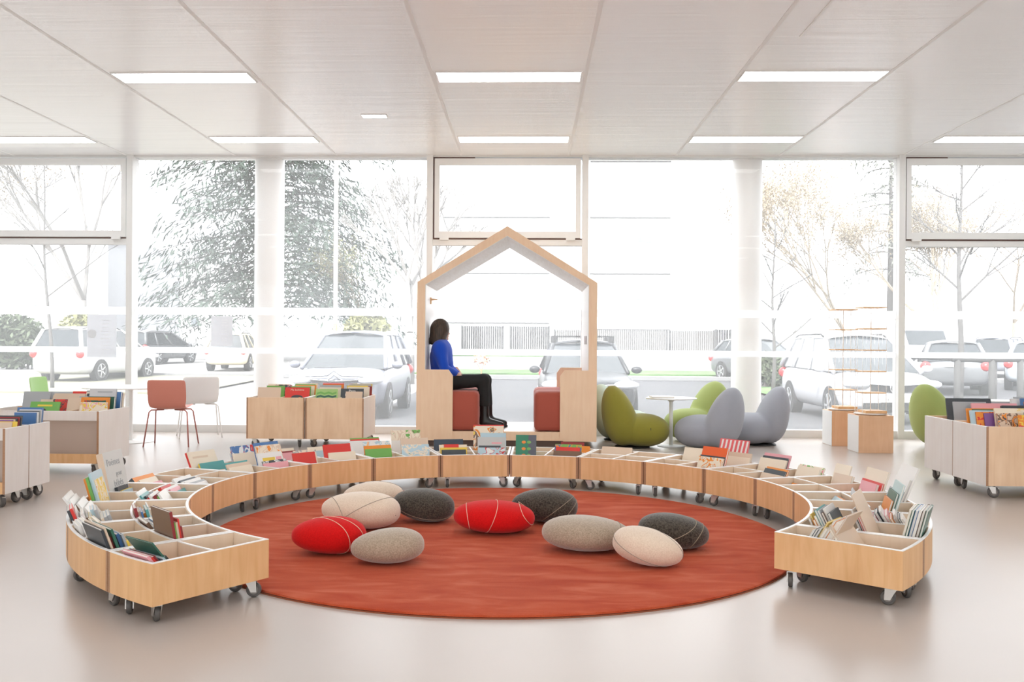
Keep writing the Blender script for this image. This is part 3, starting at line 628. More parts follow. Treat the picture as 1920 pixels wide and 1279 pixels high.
tfill(-4.3, -3.78, 6.8, TZ0, [('charcoal', .28, .235, .012, {'x': -3.91}), ('dark red', .3, .225, .012, {'x': -3.93}), ('charcoal', .3, .215, .01, {'x': -3.94}), ('beige', .3, .21, .01, {'x': -3.95}), ('purple', .28, .205, .01, {'x': -3.95}), ('yellow', .2, .195, .012, {'x': -3.87}), ('beige', .3, .19, .01, {'x': -3.95})], 'front half of far left trolley', 12)
tfill(-4.0, -3.78, 7.1, TZ0, [('blue', .2, .275, .014, {'x': -3.86}), ('white', .17, .26, .012, {'x': -3.85}), ('grey', .17, .255, .012, {'x': -3.85}), ('charcoal', .17, .25, .012, {'x': -3.855}), ('white', .17, .245, .012, {'x': -3.85}), ('blue', .17, .24, .012, {'x': -3.86})], 'rear half of far left trolley', 6)
# right trolleys
tfill(3.66, 4.1, 8.58, TZ0, [('grey', .3, .30, .01, {'x': 4.28}), ('charcoal', .4, .33, .02, D('black framed album standing at the back of the right trolleys', x=4.0)), ('grey', .3, .3, .01, {'x': 4.0}), ('pink', .4, .29, .02, {'x': 4.18, 'gap': .06}), ('charcoal', .2, .27, .03, {'x': 4.33})], 'rear right trolley')
tfill(4.3, 4.6, 8.55, TZ0, [('grey', .3, .35, .012, {'x': 4.55}), ('white', .2, .33, .03, {'x': 4.46}), ('blue', .3, .34, .02, D('blue-grey board standing tallest in the right trolleys', x=4.56, gap=.05)), ('orange', .3, .31, .01, {'x': 4.58}), ('cream', .28, .29, .012, {'x': 4.58})], 'rear right trolley, far tray')
tfill(3.7, 4.1, 8.0, TZ0, [('orange', .3, .275, .02, {'x': 3.87}), ('dark green', .3, .27, .012, {'x': 3.91}), ('pale blue', .2, .26, .02, {'x': 3.83}), ('orange', .26, .25, .012, D('orange red picture book at the left of right trolley', x=3.9, art=art(71, 'orange', 'red', 'charcoal', 'pale blue'))), ('purple', .2, .24, .012, {'x': 3.93})], 'front right trolley', 16)
tfill(4.0, 4.5, 7.9, TZ0, [('yellow', .36, .285, .012, D('pale yellow album in the front right trolley', x=4.08, art=art(72, 'cream', 'yellow', 'yellow', 'orange'))), ('cream', .3, .26, .012, {'x': 4.05}), ('brown', .2, .24, .03, {'x': 4.0, 'art': art(73, 'beige', 'brown', 'orange', 'charcoal')}), ('grey', .25, .255, .012, {'x': 4.24}), ('orange', .3, .235, .014, D('vivid orange book at the front of the right trolley', x=4.18, gap=.05, art=art(74, 'orange', 'yellow', 'red', 'orange')))], 'front right trolley, middle', 14)
tfill(4.4, 4.7, 7.95, TZ0, [('red', .2, .28, .03, {'x': 4.45}), ('grey', .26, .3, .02, {'x': 4.56}), ('charcoal', .26, .28, .02, {'x': 4.54}), ('dark red', .24, .27, .014, {'x': 4.58})], 'front right trolley, far tray')

# ================================================================== PEBBLE CUSHIONS
def felt(name, c, c2, grain=160., sh=.5):
    m = mat(name, c, .95, spec=.1, sheen=sh)
    n = nd(m, 'ShaderNodeTexNoise', Scale=grain, Detail=3.); lk(m, coords(m), n.inputs['Vector'])
    r = ramp(m, n.outputs[0], [(.35, c2), (.62, c)]); lk(m, r.outputs[0], bsdf(m).inputs['Base Color']); bump(m, n.outputs[0], .35, .003); return m
FRED = felt('red_felt', (.66, .010, .010), (.56, .007, .008), sh=.1); FCRE = felt('cream_felt', (.76, .63, .5), (.67, .53, .40)); FTAU = felt('taupe_felt', (.45, .355, .265), (.30, .235, .17)); FDRK = felt('charcoal_felt', (.095, .08, .062), (.026, .021, .017), 120., .35)
def pebble(label, x, y, a, b, h, m, seamc, seams, rz=0., tilt=0., egg=.12, zf=.022):
    c = h / 2
    def P(t, p):                          # surface point
        ct, st = cos(t), sin(t)
        X = a * st * cos(p); Y = b * st * sin(p); Z = c * ct
        e = 1 + egg * X / a
        pw = abs(ct)**.85 * (1 if ct > 0 else -1)
        return Vector((X, Y * e, c * pw * e * (.92 if ct < 0 else 1)))
    Mt = Matrix.Rotation(tilt, 3, 'Y')
    n, mm = 40, 24
    vs = [Mt @ P(pi * i / mm, 2 * pi * j / n) for i in range(mm + 1) for j in range(n)]
    zmin = min(q.z for q in vs)
    t = thing('pebble_cushion', label, 'cushion', (x, y, zf), rz, 'pebble cushions on the rug')
    mb = MB().add([(q.x, q.y, q.z - zmin) for q in vs], [(i * n + j, (i + 1) * n + j, (i + 1) * n + (j + 1) % n, i * n + (j + 1) % n) for i in range(mm) for j in range(n)])
    mb.build('cover', m, t, smooth=True)
    for (nx, ny, nz, d) in seams:          # cord laid where a plane cuts the cushion
        N = Vector((nx, ny, nz)).normalized(); pts = []
        u = N.orthogonal().normalized(); w = N.cross(u); C = N * d * a
        for i in range(72):
            dr = u * cos(2 * pi * i / 72) + w * sin(2 * pi * i / 72); lo, hi = 0., .7
            for _ in range(22):
                md = (lo + hi) / 2; q = C + dr * md
                e = 1 + egg * q.x / a
                cz = q.z / (c * max(e, .2) * (.92 if q.z < 0 else 1)); cz = max(-1, min(1, cz)); cz = abs(cz)**(1 / .85)
                ins = (q.x / a)**2 + (q.y / b / max(e, .2))**2 + cz * cz < 1
                lo, hi = (md, hi) if ins else (lo, md)
            q = Mt @ (C + dr * (lo + .0008)); pts.append((q.x, q.y, q.z - zmin))
        MB().tube(pts, .0019, 6, closed=True).build('seam', seamc, t, smooth=True)
CRD = mat('pale_cord', (.80, .55, .42), .8); CRG = mat('brown_cord', (.36, .30, .24), .8); CRK = mat('beige_cord', (.34, .28, .2), .8)
pebble('red felt pebble cushion at the left edge of the group', -1.112, 5.2, .208, .162, .208, FRED, CRD, [(.55, .75, .45, .28), (.8, .75, .25, -.05)], .15, .02)
pebble('taupe grey pebble cushion in front of the red and cream ones', -.752, 5.0, .198, .155, .185, FTAU, CRG, [(.3, .2, .9, .85)], .2, -.05)
pebble('large cream pebble cushion behind the left red cushion', -1.065, 5.93, .255, .195, .232, FCRE, CRG, [(.5, -.2, -.75, .1), (.9, .5, .35, -.55)], -.1, .03)
pebble('cream pebble cushion furthest back by the bins', -1.09, 6.56, .215, .16, .205, FCRE, CRG, [(.3, .4, .8, .5)], .3)
pebble('charcoal pebble cushion between the large cream and red cushions', -.69, 6.17, .208, .162, .218, FDRK, CRK, [(.12, -.35, .9, -.02)], -.2, .1)
pebble('red felt pebble cushion in the middle of the rug', -.21, 5.84, .255, .195, .203, FRED, CRD, [(.95, .05, .2, -.62), (.93, .1, -.35, -.08), (.8, -.1, .55, .72)], 0, .03, .02)
pebble('charcoal pebble cushion tucked behind the middle red one', .112, 6.2, .22, .165, .225, FDRK, CRK, [(.6, -.1, -.75, .28), (.75, .0, -.6, .62)], 0, .03)
pebble('long taupe pebble cushion right of the middle red one', .338, 5.37, .257, .195, .2, FTAU, CRG, [(.85, .1, -.45, .5)], 0, .04, -.06)
pebble('cream pebble cushion closest to the viewer', .643, 5.02, .19, .15, .196, FCRE, CRG, [(.25, -.1, .9, -.15), (.5, .6, .6, .5)], -.2, .2, -.1)
pebble('charcoal pebble cushion on the right behind the cream one', .845, 5.44, .207, .165, .205, FDRK, CRK, [(.5, .1, -.85, -.1), (.8, -.1, -.5, .5)], .1, .12, -.05)

# ================================================================== WOODEN HOUSE NOOK
HX, HY, HD = -.258, 10.85, 1.35
hw, he, hp = 1.048, 1.915, 2.57             # half width, eaves, peak
FR = wood('house_birch', (.88, .65, .45), (.84, .59, .39), knots=False)
HWH = wood('house_white_lining', (.90, .89, .85), (.82, .80, .74), scale=(14, .8, 14), knots=False)
hs = thing('wooden_house', 'birch reading house with a pitched roof and two facing benches', 'reading nook', (HX, HY, 0))
tw = .095; iw = hw - tw; ie = he - .028; ip = hp - .112
for s in (-1, 1):
    MB().box(s * hw if s < 0 else iw, -iw if s < 0 else hw, 0, HD, .076, 0.076).v
    w_ = MB().prism([(s * hw, .076), (s * iw, .076), (s * iw, ie), (s * hw, he)][::s], 0, HD)
    w_.build('side_wall', FR, hs)
    MB().prism([(s * iw, .18), (s * (iw - .006), .18), (s * (iw - .006), ie - .004), (s * iw, ie)][::s], .004, HD - .004).build('wall_lining', mat('white_lining', (.84, .83, .81), .4), hs)
    MB().prism([(s * hw, he), (s * iw, ie), (0, ip), (0, hp)][::-s], 0, HD).build('roof_slab', FR, hs)
    MB().prism([(s * iw, ie), (s * iw, ie - .007), (0, ip - .007), (0, ip)][::-s], .004, HD - .004).build('roof_lining', HWH, hs)
    for fy in (0, HD - .03):
        c = .05
        x0, x1 = s * hw, s * (hw - .424)
        pts = [(x0, .072), (x1 + s * c * .8, .072), (x1, .072 + c), (x1, .895 - c * 1.4), (x1 + s * c, .895), (x0, .895)]
        MB().prism(pts[::s], fy - (.018 if fy == 0 else 0), fy + (.012 if fy == 0 else .03)).build('bench_end', FR, hs)
MB().box(-iw, iw, 0, HD, .076, .178).build('platform', FR, hs)
MB().box(-iw + .62, iw - .62, .05, HD - .03, .178, .181).build('platform_top', mat('white_platform', (.84, .84, .83), .35), hs)
MB().box(-hw + .12, hw - .12, .08, HD - .1, 0, .076).build('plinth', mat('brown_plinth', (.16, .11, .09), .6), hs)
TERRA = mat('terracotta_upholstery', (.40, .085, .055), .75, spec=.3, sheen=.2)
sb = MB()
for s in (-1, 1):
    for j, (y0, y1) in enumerate(((.02, HD / 2 - .008), (HD / 2 + .008, HD - .04))):
        x0, x1 = -iw + .012, -.325
        b = MB().box(x0, x1, y0, y1, .183, .645)
        o = b.build('seat_cushion', TERRA, hs, bev=.055)
        o.data.shade_smooth(); o.data.set_sharp_from_angle(angle=R(50))
        if s > 0: o.scale = (-1, 1, 1)
hk = MB().box(-iw + .006, -iw + .02, .5, .54, 1.68, 1.76).tube([(-iw + .02, .52, 1.735), (-iw + .11, .52, 1.735)], .012, 10, .004)
hk.build('wall_peg', BIRCH, hs)
for yy in (.35, .6): MB().box(iw - .012, iw - .006, yy - .012, yy + .012, 1.2, 1.3).build('wall_slot', GAP, hs)

# ================================================================== PERSON
PYc = 11.28
SKIN = mat('skin', (.62, .38, .28), .5); SWE = mat('blue_knit', (.004, .075, .58), .9, sheen=.2)
n = nd(SWE, 'ShaderNodeTexWave', Scale=55., Distortion=1.); lk(SWE, coords(SWE), n.inputs['Vector']); bump(SWE, n.outputs[1], .4, .004)
TRO = mat('black_trousers', (.012, .012, .012), .85); BOOT = mat('black_leather', (.012, .012, .011), .35); HAIR = mat('dark_brown_hair', (.045, .026, .016), .5)
n = nd(HAIR, 'ShaderNodeTexNoise', Scale=6., Detail=6.); lk(HAIR, coords(HAIR, 'Object', (14, 14, 1.2)), n.inputs['Vector'])
r = ramp(HAIR, n.outputs[0], [(.35, (.022, .013, .008)), (.65, (.085, .05, .03))]); lk(HAIR, r.outputs[0], bsdf(HAIR).inputs['Base Color']); bump(HAIR, n.outputs[0], .5, .01)
pe = thing('person', 'person in a blue jumper and black trousers sitting in the wooden house, facing the window', 'person', (0, PYc, 0))
# joints in (x, y, z), x forward; y is depth
S_ = .645
pel = (-1.03, 0, S_ + .11); ches = (-1.06, 0, S_ + .39); nk = (-1.06, 0, S_ + .58); hd = (-1.065, .01, S_ + .71)
KN = [(-.545, -.075, S_ + .115), (-.53, .11, S_ + .11)]; HP = [(-1.0, -.085, S_ + .085), (-1.0, .085, S_ + .085)]
AN = [(-.525, -.085, .285), (-.49, .12, .285)]; TO = [(-.335, -.095, .215), (-.30, .14, .215)]
SH = [(-1.065, -.165, S_ + .50), (-1.045, .165, S_ + .50)]; EL = [(-1.0, -.215, S_ + .255), (-.98, .2, S_ + .255)]; WR = [(-.885, -.10, S_ + .195), (-.88, .075, S_ + .19)]
face = Vector((.72, .69, -.04)).normalized()
def body(X, Y, Z, g=0., parts='all'):
    P = (X, Y, Z); d = []
    def trunk():
        a = cone(P, pel, ches, .125 + g, .125 + g)
        a = np.minimum(a, elld((X, Y * .8, Z), (ches[0] + .005, 0, ches[2]), (.12 + g, .15 + g, .2 + g)))
        a = smin(a, elld(P, (-1.04, 0, S_ + .1), (.15 + g, .18 + g, .12 + g)), .06)
        return smin(a, cone(P, SH[0], SH[1], .066 + g, .066 + g), .08)
    def arms():
        a = None
        for s in (0, 1):
            q = np.minimum(cone(P, SH[s], EL[s], .056 + g, .044 + g), cone(P, EL[s], WR[s], .044 + g, .03 + g))
            a = q if a is None else np.minimum(a, q)
        return a
    def legs():
        a = None
        for s in (0, 1):
            q = smin(cone(P, HP[s], KN[s], .085 + g, .062 + g), cone(P, KN[s], AN[s], .06 + g, .044 + g * 1.6), .03)
            a = q if a is None else np.minimum(a, q)
        return a
    if parts == 'top': return np.maximum(smin(trunk(), arms(), .03), (S_ + .085) - Z + (X + 1.05) * .12)
    if parts == 'legs': return np.maximum(np.maximum(smin(legs(), elld(P, (-1.035, 0, S_ + .11), (.15 + g, .175 + g, .115 + g)), .05), Z - (S_ + .22)), .45 - Z)
    d = smin(smin(trunk(), arms(), .03), legs(), .05)
    d = smin(d, cone(P, ches, nk, .07, .052), .05); d = smin(d, cone(P, nk, hd, .05, .06), .03)
    # head with face
    h0 = Vector(hd); rgt = Vector((face.y, -face.x, 0)).normalized()
    q = smin(elld(P, h0 + Vector((0, 0, .02)), (.092, .092, .108)), elld(P, h0 + face * .035 + Vector((0, 0, -.045)), (.066, .066, .078)), .04)
    c = h0 + face * .105
    q = smin(q, cone(P, c + Vector((0, 0, .0)), c + face * .022 + Vector((0, 0, -.032)), .009, .013), .012)       # nose
    q = smin(q, cone(P, c - face * .004 + rgt * .02 + Vector((0, 0, -.066)), c - face * .004 - rgt * .02 + Vector((0, 0, -.066)), .008, .008), .008)  # lips
    q = smin(q, elld(P, c - face * .012 + Vector((0, 0, -.098)), (.022, .022, .018)), .02)
    for s in (-1, 1):
        q = smin(q, elld(P, h0 + rgt * s * .092 + Vector((0, 0, -.012)), (.016, .016, .03)), .008)                  # ears
        q = np.maximum(q, -elld(P, c - face * .0 + rgt * s * .033 + Vector((0, 0, .012)), (.014, .014, .010)))      # eye sockets
        q = np.minimum(q, elld(P, c - face * .014 + rgt * s * .033 + Vector((0, 0, .012)), (.013, .013, .012)))
    d = smin(d, q, .02)
    # hands resting on the thighs
    for s in (0, 1):
        w = Vector(WR[s]); f = Vector((.93, .12 if s == 0 else -.12, -.30)).normalized(); sd = Vector((-f.y, f.x, 0)).normalized()
        pl = cone(P, w, w + f * .05, .024, .026); pl = smin(pl, cone(P, w + f * .05 - sd * .02, w + f * .05 + sd * .02, .018, .018), .02)
        for i, L in enumerate((.058, .07, .066, .05)):
            b0 = w + f * .062 + sd * (-.03 + .02 * i); b1 = b0 + f * L * .55; b2 = b1 + (f + Vector((0, 0, -.5))).normalized() * L * .5
            pl = smin(pl, np.minimum(cone(P, b0, b1, .0088, .008), cone(P, b1, b2, .008, .0068)), .006)
        sg = 1 if s == 0 else -1
        t0 = w + f * .018 + sd * .024 * sg; t1 = t0 + (f * .7 + sd * sg * .7).normalized() * .035; t2 = t1 + f * .03
        pl = smin(pl, np.minimum(cone(P, t0, t1, .011, .0095), cone(P, t1, t2, .0095, .0075)), .008)
        d = smin(d, pl, .012)
    for s in (0, 1): d = smin(d, cone(P, AN[s], TO[s], .038, .026), .03)
    return d
sdf_obj('body', lambda X, Y, Z: body(X, Y, Z), (-1.25, -.32, .16), (-.15, .32, S_ + .92), .0085, SKIN, pe)
sdf_obj('jumper', lambda X, Y, Z: np.minimum(body(X, Y, Z, .014, 'top'), np.maximum(cone((X, Y, Z), (-1.05, 0, S_ + .48), (-1.055, 0, S_ + .58), .085, .066), -99 * np.ones_like(X))), (-1.28, -.33, S_ - .02), (-.72, .33, S_ + .68), .011, SWE, pe)
sdf_obj('trousers', lambda X, Y, Z: body(X, Y, Z, .012, 'legs'), (-1.25, -.3, .42), (-.33, .32, S_ + .24), .011, TRO, pe)
def bootf(X, Y, Z):
    P = (X, Y, Z); a = None
    for s in (0, 1):
        k, t = AN[s], TO[s]
        q = smin(cone(P, (k[0] - .005, k[1], .5), (k[0], k[1], .27), .051, .054), cone(P, (k[0] + .0, k[1], .265), (t[0], t[1], .228), .056, .042), .04)
        q = np.maximum(q, .198 - Z); q = np.maximum(q, Z - .47)
        sole = np.maximum(cone((X, Y, Z * 0 + .2), (k[0] - .01, k[1], .2), (t[0] + .005, t[1], .2), .056, .044), np.abs(Z - .195) - .014)
        sole = np.maximum(sole, -np.maximum(np.abs(X - (k[0] + .065)) - .018, Z - .19))
        q = np.minimum(q, sole); a = q if a is None else np.minimum(a, q)
    return a
sdf_obj('boots', bootf, (-.62, -.18, .165), (-.2, .24, .49), .0075, BOOT, pe)
def hairf(X, Y, Z):
    P = (X, Y, Z); h0 = Vector(hd); back = -face
    a = elld(P, h0 + back * .012 + Vector((0, 0, .03)), (.112, .112, .118))
    a = smin(a, cone(P, h0 + back * .03 + Vector((0, 0, .0)), h0 + back * .045 + Vector((-.01, -.01, -.15)), .108, .1), .03)
    a = np.maximum(a, (S_ + .55 + .015 * np.sin(X * 90) * np.cos(Y * 70)) - Z)
    fx = (X - h0.x) * face.x + (Y - h0.y) * face.y
    cut = elld(P, h0 + face * .14 + Vector((0, 0, -.055)), (.088, .088, .125))
    return np.maximum(a, -cut)
sdf_obj('hair', hairf, (-1.25, -.19, S_ + .51), (-.88, .2, S_ + .92), .008, HAIR, pe)

# ================================================================== EGG CHAIRS
EG = mat('olive_green_fabric', (.26, .235, .035), .85, spec=.25, sheen=.15); EL2 = mat('light_green_fabric', (.33, .40, .13), .85, spec=.25, sheen=.15); EGR = mat('grey_fabric', (.35, .365, .41), .85, spec=.25, sheen=.15); EPL = mat('pale_mint_fabric', (.50, .60, .52), .85, sheen=.15)
def eggf(X, Y, Z):
    s = ((np.abs((X - .10) / .305)**2.25 + np.abs(Y / .335)**2.25 + np.abs((Z - .2) / .192)**2.25)**(1 / 2.25) - 1) * .19
    ca, sa = cos(R(16)), sin(R(16)); dx, dz = X + .185, Z - .37
    tt = -dx * sa + dz * ca; uu = dx * ca + dz * sa; k = 1 - .20 * np.clip(tt / .36, -1, 1)
    b = (((np.abs(uu) / (.188 * k))**2.1 + (np.abs(Y) / (.305 * k))**2.1 + (np.abs(tt) / .362)**2.2)**(1 / 2.1) - 1) * .17
    q = smin(s, b, .016)
    return np.maximum(q, .015 - Z)
_egg = None
def egg(label, x, y, rz, m, sc=1.):
    global _egg
    t = thing('egg_chair', label, 'lounge chair', (x, y, 0), rz, 'egg-shaped lounge chairs'); t.scale = (sc, sc, sc)
    if _egg is None:
        o = sdf_obj('upholstered_shell', eggf, (-.52, -.42, -.04), (.46, .42, .76), .016, m, t); _egg = o.data
        o.modifiers.new('smooth', 'SMOOTH').iterations = 3
    else:
        d = _egg.copy(); d.materials.clear(); d.materials.append(m)
        o = bpy.data.objects.new('upholstered_shell', d); COL.objects.link(o); o.parent = t; o.modifiers.new('smooth', 'SMOOTH').iterations = 3
    MB().lathe([(.2, 0), (.205, .006), (.2, .014), (.01, .02)], 32, Matrix.Translation((-.02, 0, 0))).build('base_disc', BLACK, t, angle=40)
    MB().box(.06, .066, -.345, -.338, .22, .25, Matrix.Rotation(R(8), 4, 'Z')).build('fabric_tag', BLACK, t)
egg('olive green egg chair beside the house, seen from its side', 1.24, 11.0, R(8), EG)
egg('pale mint egg chair half hidden behind the olive one', 1.17, 11.82, R(-12), EPL, .97)
egg('light green egg chair behind the small white table', 2.13, 11.84, R(205), EL2, 1.03)
egg('grey egg chair in front, its back toward the viewer', 2.1, 10.86, R(148), EGR)
egg('grey egg chair by the right column, its back to the right', 2.78, 11.42, R(178), EGR, .98)
egg('light green egg chair by the right mullion behind the trolley', 4.98, 11.3, R(10), EL2, 1.05)
egg('light green egg chair cut by the right picture edge', 6.05, 11.45, R(170), EL2, .95)

# ================================================================== SMALL TABLES, CHAIRS, DISPLAY CUBES
def ptable(label, x, y, h, r, base_r):
    t = thing('pedestal_table', label, 'table', (x, y, 0))
    MB().lathe([(r - .006, h - .014), (r, h - .008), (r, h - .004), (r - .004, h), (.01, h)], 64).build('table_top', WLAM, t, angle=40)
    MB().lathe([(.025, .012), (.022, .05), (.022, h - .05), (.06, h - .014)], 24).build('stem', WHITE, t, angle=40)
    MB().lathe([(base_r, 0), (base_r, .006), (base_r * .8, .01), (.03, .02)], 48).build('base_plate', WHITE, t, angle=40)
ptable('small round white side table between the egg chairs', 1.69, 11.12, .575, .3, .16)
ptable('large round white table behind the left book trolley', -4.76, 11.03, .66, .55, .28)
ptable('small white side table behind the right trolleys', 5.55, 11.25, .57, .2, .14)
t = thing('book', 'open-edged white book lying flat on the small side table', 'book', (1.57, 11.05, .576), .1)
MB().box(-.13, .13, -.1, .1, 0, .003).box(-.13, .13, -.1, .1, .017, .02).box(-.13, -.127, -.1, .1, .003, .017).build('cover', cmat('white'), t)
MB().box(-.127, .126, -.097, .097, .0032, .0168).build('pages', PAGE, t)
def chair(label, x, y, rz, m, legm):
    t = thing('shell_chair', label, 'chair', (x, y, 0), rz, 'shell chairs around the round table')
    prof = [(.2, .445), (.19, .452), (.1, .44), (0, .425), (-.09, .425), (-.145, .45), (-.17, .52), (-.185, .62), (-.20, .72), (-.205, .765)]
    n = 9; vs = []; fs = []
    for i, (yy, zz) in enumerate(prof):
        for j in range(n):
            u = (j / (n - 1) - .5) * 2; wd = .205 + (.015 if i > 5 else 0)
            if i in (0, len(prof) - 1): wd *= .96
            vs.append((u * wd, yy + (u * u * .03 if i > 5 else 0), zz + (u * u * .018 if i <= 5 else 0)))
    for i in range(len(prof) - 1):
        for j in range(n - 1): fs.append((i * n + j, i * n + j + 1, (i + 1) * n + j + 1, (i + 1) * n + j))
    o = MB().add(vs, fs).build('shell', m, t, smooth=True)
    md = o.modifiers.new('thick', 'SOLIDIFY'); md.thickness = .012; md.offset = 0
    md = o.modifiers.new('smooth', 'SUBSURF'); md.levels = 2; md.render_levels = 2
    for sx in (-1, 1):
        for sy in (-1, 1):
            yy = .13 if sy > 0 else -.1
            MB().tube([(sx * .06, yy * .5, .418), (sx * .19, yy, .415), (sx * .215, yy * 1.05, .39), (sx * .255, yy * 1.75, 0)], .0085, 8).build('leg', legm, t, smooth=True)
CHR = mat('salmon_plastic', (.60, .22, .165), .4); CHG = mat('fresh_green_plastic', (.30, .50, .16), .4); CHW = mat('white_plastic', (.8, .8, .8), .4)
LEGR = mat('salmon_metal', (.5, .2, .17), .35, .3)
chair('salmon red shell chair with its back to the viewer', -4.13, 10.66, R(4), CHR, LEGR)
chair('white shell chair behind the salmon red one', -4.15, 11.66, R(25), CHW, WHITE)
chair('green shell chair seen from the side at the round table', -5.75, 11.1, R(-88), CHG, CHG)
CUBE = wood('beech_cube', (.85, .56, .36), (.79, .49, .29))
def display(label, x, y, w, d):
    t = thing('display_stand', label, 'display stand', (x, y, 0))
    h = .42
    MB().box(-w / 2, w / 2, -d / 2, d / 2, 0, h).build('cube_base', CUBE, t, bev=.002)
    MB().box(-w / 2 - .004, -w / 2 - .0005, -d / 2 + .004, d / 2 - .004, .004, h - .004).build('white_side', WLAM, t)
    MB().lathe([(w * .40, h), (w * .47, h + .012), (w * .47, h + .02), (w * .3, h + .022)], 40).build('turntable', WHITE, t, angle=40)
    MB().box(-w * .25, w * .36, -d * .36, d * .36, h + .022, h + .05).build('foot_shelf', BIRCH, t)
    s = .14
    MB().tube([(0, 0, h + .022), (0, 0, 1.64)], .006, 8).build('post', WHITE, t)
    for k in range(5):
        z = .665 + k * .242
        sh = MB().box(-.135, .135, -.12, .12, z, z + .012).build('shelf', BIRCH, t)
        wire = MB()
        for q in range(7):
            xx = -.13 + q * .26 / 6
            wire.tube([(xx, -.118, z), (xx, -.118, z - .16)], .0012, 5)
        wire.tube([(-.13, -.118, z - .06), (.13, -.118, z - .06)], .0014, 5)
        wire.build('wire_guard', CHROME, sh)
    for sx in (-1, 1):
        for sy in (-1, 1): MB().tube([(sx * .133, sy * .118, h + .022), (sx * .133, sy * .118, 1.64)], .003, 6).build('upright', mat('clear_white', (.85, .85, .85), .2), t)
display('front birch cube display with wire tower', 3.9, 10.78, .385, .36)
display('rear birch cube display half hidden behind the front one', 3.82, 11.48, .37, .36)

# ================================================================== OUTSIDE
GZ = -.25
def gz(y): return GZ if y < 22 else GZ + (y - 22) * .0165
ASP = mat('pale_asphalt', (.05, .05, .055), .9)
n = nd(ASP, 'ShaderNodeTexNoise', Scale=30., Detail=4.); lk(ASP, coords(ASP), n.inputs['Vector']); r = ramp(ASP, n.outputs[0], [(.3, (.038, .038, .042)), (.7, (.06, .06, .064))]); lk(ASP, r.outputs[0], bsdf(ASP).inputs['Base Color'])
CON = mat('pale_concrete', (.26, .255, .25), .9); KERB = mat('kerb_stone', (.2, .2, .2), .9)
GRS = mat('spring_grass', (.22, .42, .10), .95)
n = nd(GRS, 'ShaderNodeTexNoise', Scale=1.2, Detail=5.); lk(GRS, coords(GRS), n.inputs['Vector']); r = ramp(GRS, n.outputs[0], [(.38, (.05, .13, .025)), (.6, (.09, .16, .05)), (.75, (.2, .2, .12))]); lk(GRS, r.outputs[0], bsdf(GRS).inputs['Base Color'])
def strip(name, x0, x1, y0, y1, m, label, dz=0.):
    b = MB(); ys = sorted({y0, y1, *[q for q in range(22, 130, 6) if y0 < q < y1]})
    for p, q in zip(ys, ys[1:]): b.add([(x0, p, gz(p) + dz), (x1, p, gz(p) + dz), (x1, q, gz(q) + dz), (x0, q, gz(q) + dz)], [(0, 1, 2, 3)])
    b.add([(x0, y0, gz(y0) + dz), (x1, y0, gz(y0) + dz), (x1, y0, gz(y0) + dz - .12), (x0, y0, gz(y0) + dz - .12)], [(0, 1, 2, 3)])
    return struct(b.build(name, m), label)
strip('ground', -90, 90, 12.4, 130, CON, 'pale paved ground outside')
struct(MB().box(-60, 60, -60, YB - .2, GZ - .2, GZ).build('bounce_ground', mat('bounce_surface', (.5, .49, .48), .9)), 'unseen pale ground added behind the library to bounce light in')  # added out of view, bounces sun through the back openings
strip('road', -3.2, 90, 16.2, 33, ASP, 'grey asphalt street outside', .004)
strip('pavement', -90, 90, 12.45, 16.2, ASP, 'grey pavement along the window', .004)
strip('kerb_1', -90, 90, 33, 33.3, KERB, 'kerb across the street', .14)
strip('lawn_1', -4.5, 14, 36.5, 40, GRS, 'strip of green lawn across the street', .06)
DRY = mat('dry_grass', (.19, .185, .13), .95)
strip('lawn_2', -26, -9, 24.5, 33, DRY, 'dry lawn behind the left cars', .06)
strip('lawn_3', -6, 3, 60, 70, GRS, 'strip of green lawn before the fence', .06)
strip('lawn_4', 6.5, 9.3, 24, 29, GRS, 'lawn behind the white van', .06)
# buildings
FAC = mat('white_render', (.82, .81, .8), .9); FJ = mat('grey_joint', (.09, .09, .09), .9); WIN = mat('dark_window_glass', (.16, .18, .2), .2)
def building(label, x0, x1, y, z1, joints, wins, depth=12., m=FAC):
    t = thing('building', label, 'building', ((x0 + x1) / 2, y, gz(y)))
    w = (x1 - x0) / 2
    MB().box(-w, w, 0, depth, -.3, z1).build('facade', m, t)
    for (a, b, z) in joints: MB().box(a - (x0 + x1) / 2, b - (x0 + x1) / 2, -.05, 0, z - gz(y) - .06, z - gz(y) + .06).build('string_course', FJ, t)
    for (a, b, p, q) in wins:
        f = MB().box(a - (x0 + x1) / 2, b - (x0 + x1) / 2, -.06, 0, p - gz(y), q - gz(y)).build('window_frame', FAC, t)
        MB().box(a - (x0 + x1) / 2 + .1, b - (x0 + x1) / 2 - .1, -.08, -.061, p - gz(y) + .1, q - gz(y) - .1).build('window_pane', WIN, f)
    return t
YB2 = 76.
def bx(px, y=YB2): return (px - 992) / 1750 * y
def bz(py, y=YB2): return H + (645 - py) / 1750 * y
building('long white apartment block across the street', bx(780), bx(1350), YB2, 24, [(bx(1105), bx(1255), bz(p)) for p in (303, 408, 513, 617)] + [(bx(830), bx(1030), bz(p)) for p in (408, 513, 606)], [(bx(1190), bx(1222), bz(457), bz(440)), (bx(1190), bx(1222), bz(565), bz(558))])
building('white block with narrow dark windows on the far left', bx(-300), bx(128), 70, 22, [], [(bx(-120, 70), bx(-70, 70), bz(590, 70), bz(545, 70)), (bx(43, 70), bx(57, 70), bz(583, 70), bz(560, 70)), (bx(46, 70), bx(56, 70), bz(505, 70), bz(495, 70)), (bx(46, 70), bx(56, 70), bz(440, 70), bz(430, 70))])
building('grey block between the left trees', bx(176, 84), bx(236, 84), 84, 9.5, [], [], m=mat('grey_render', (.34, .345, .36), .9))
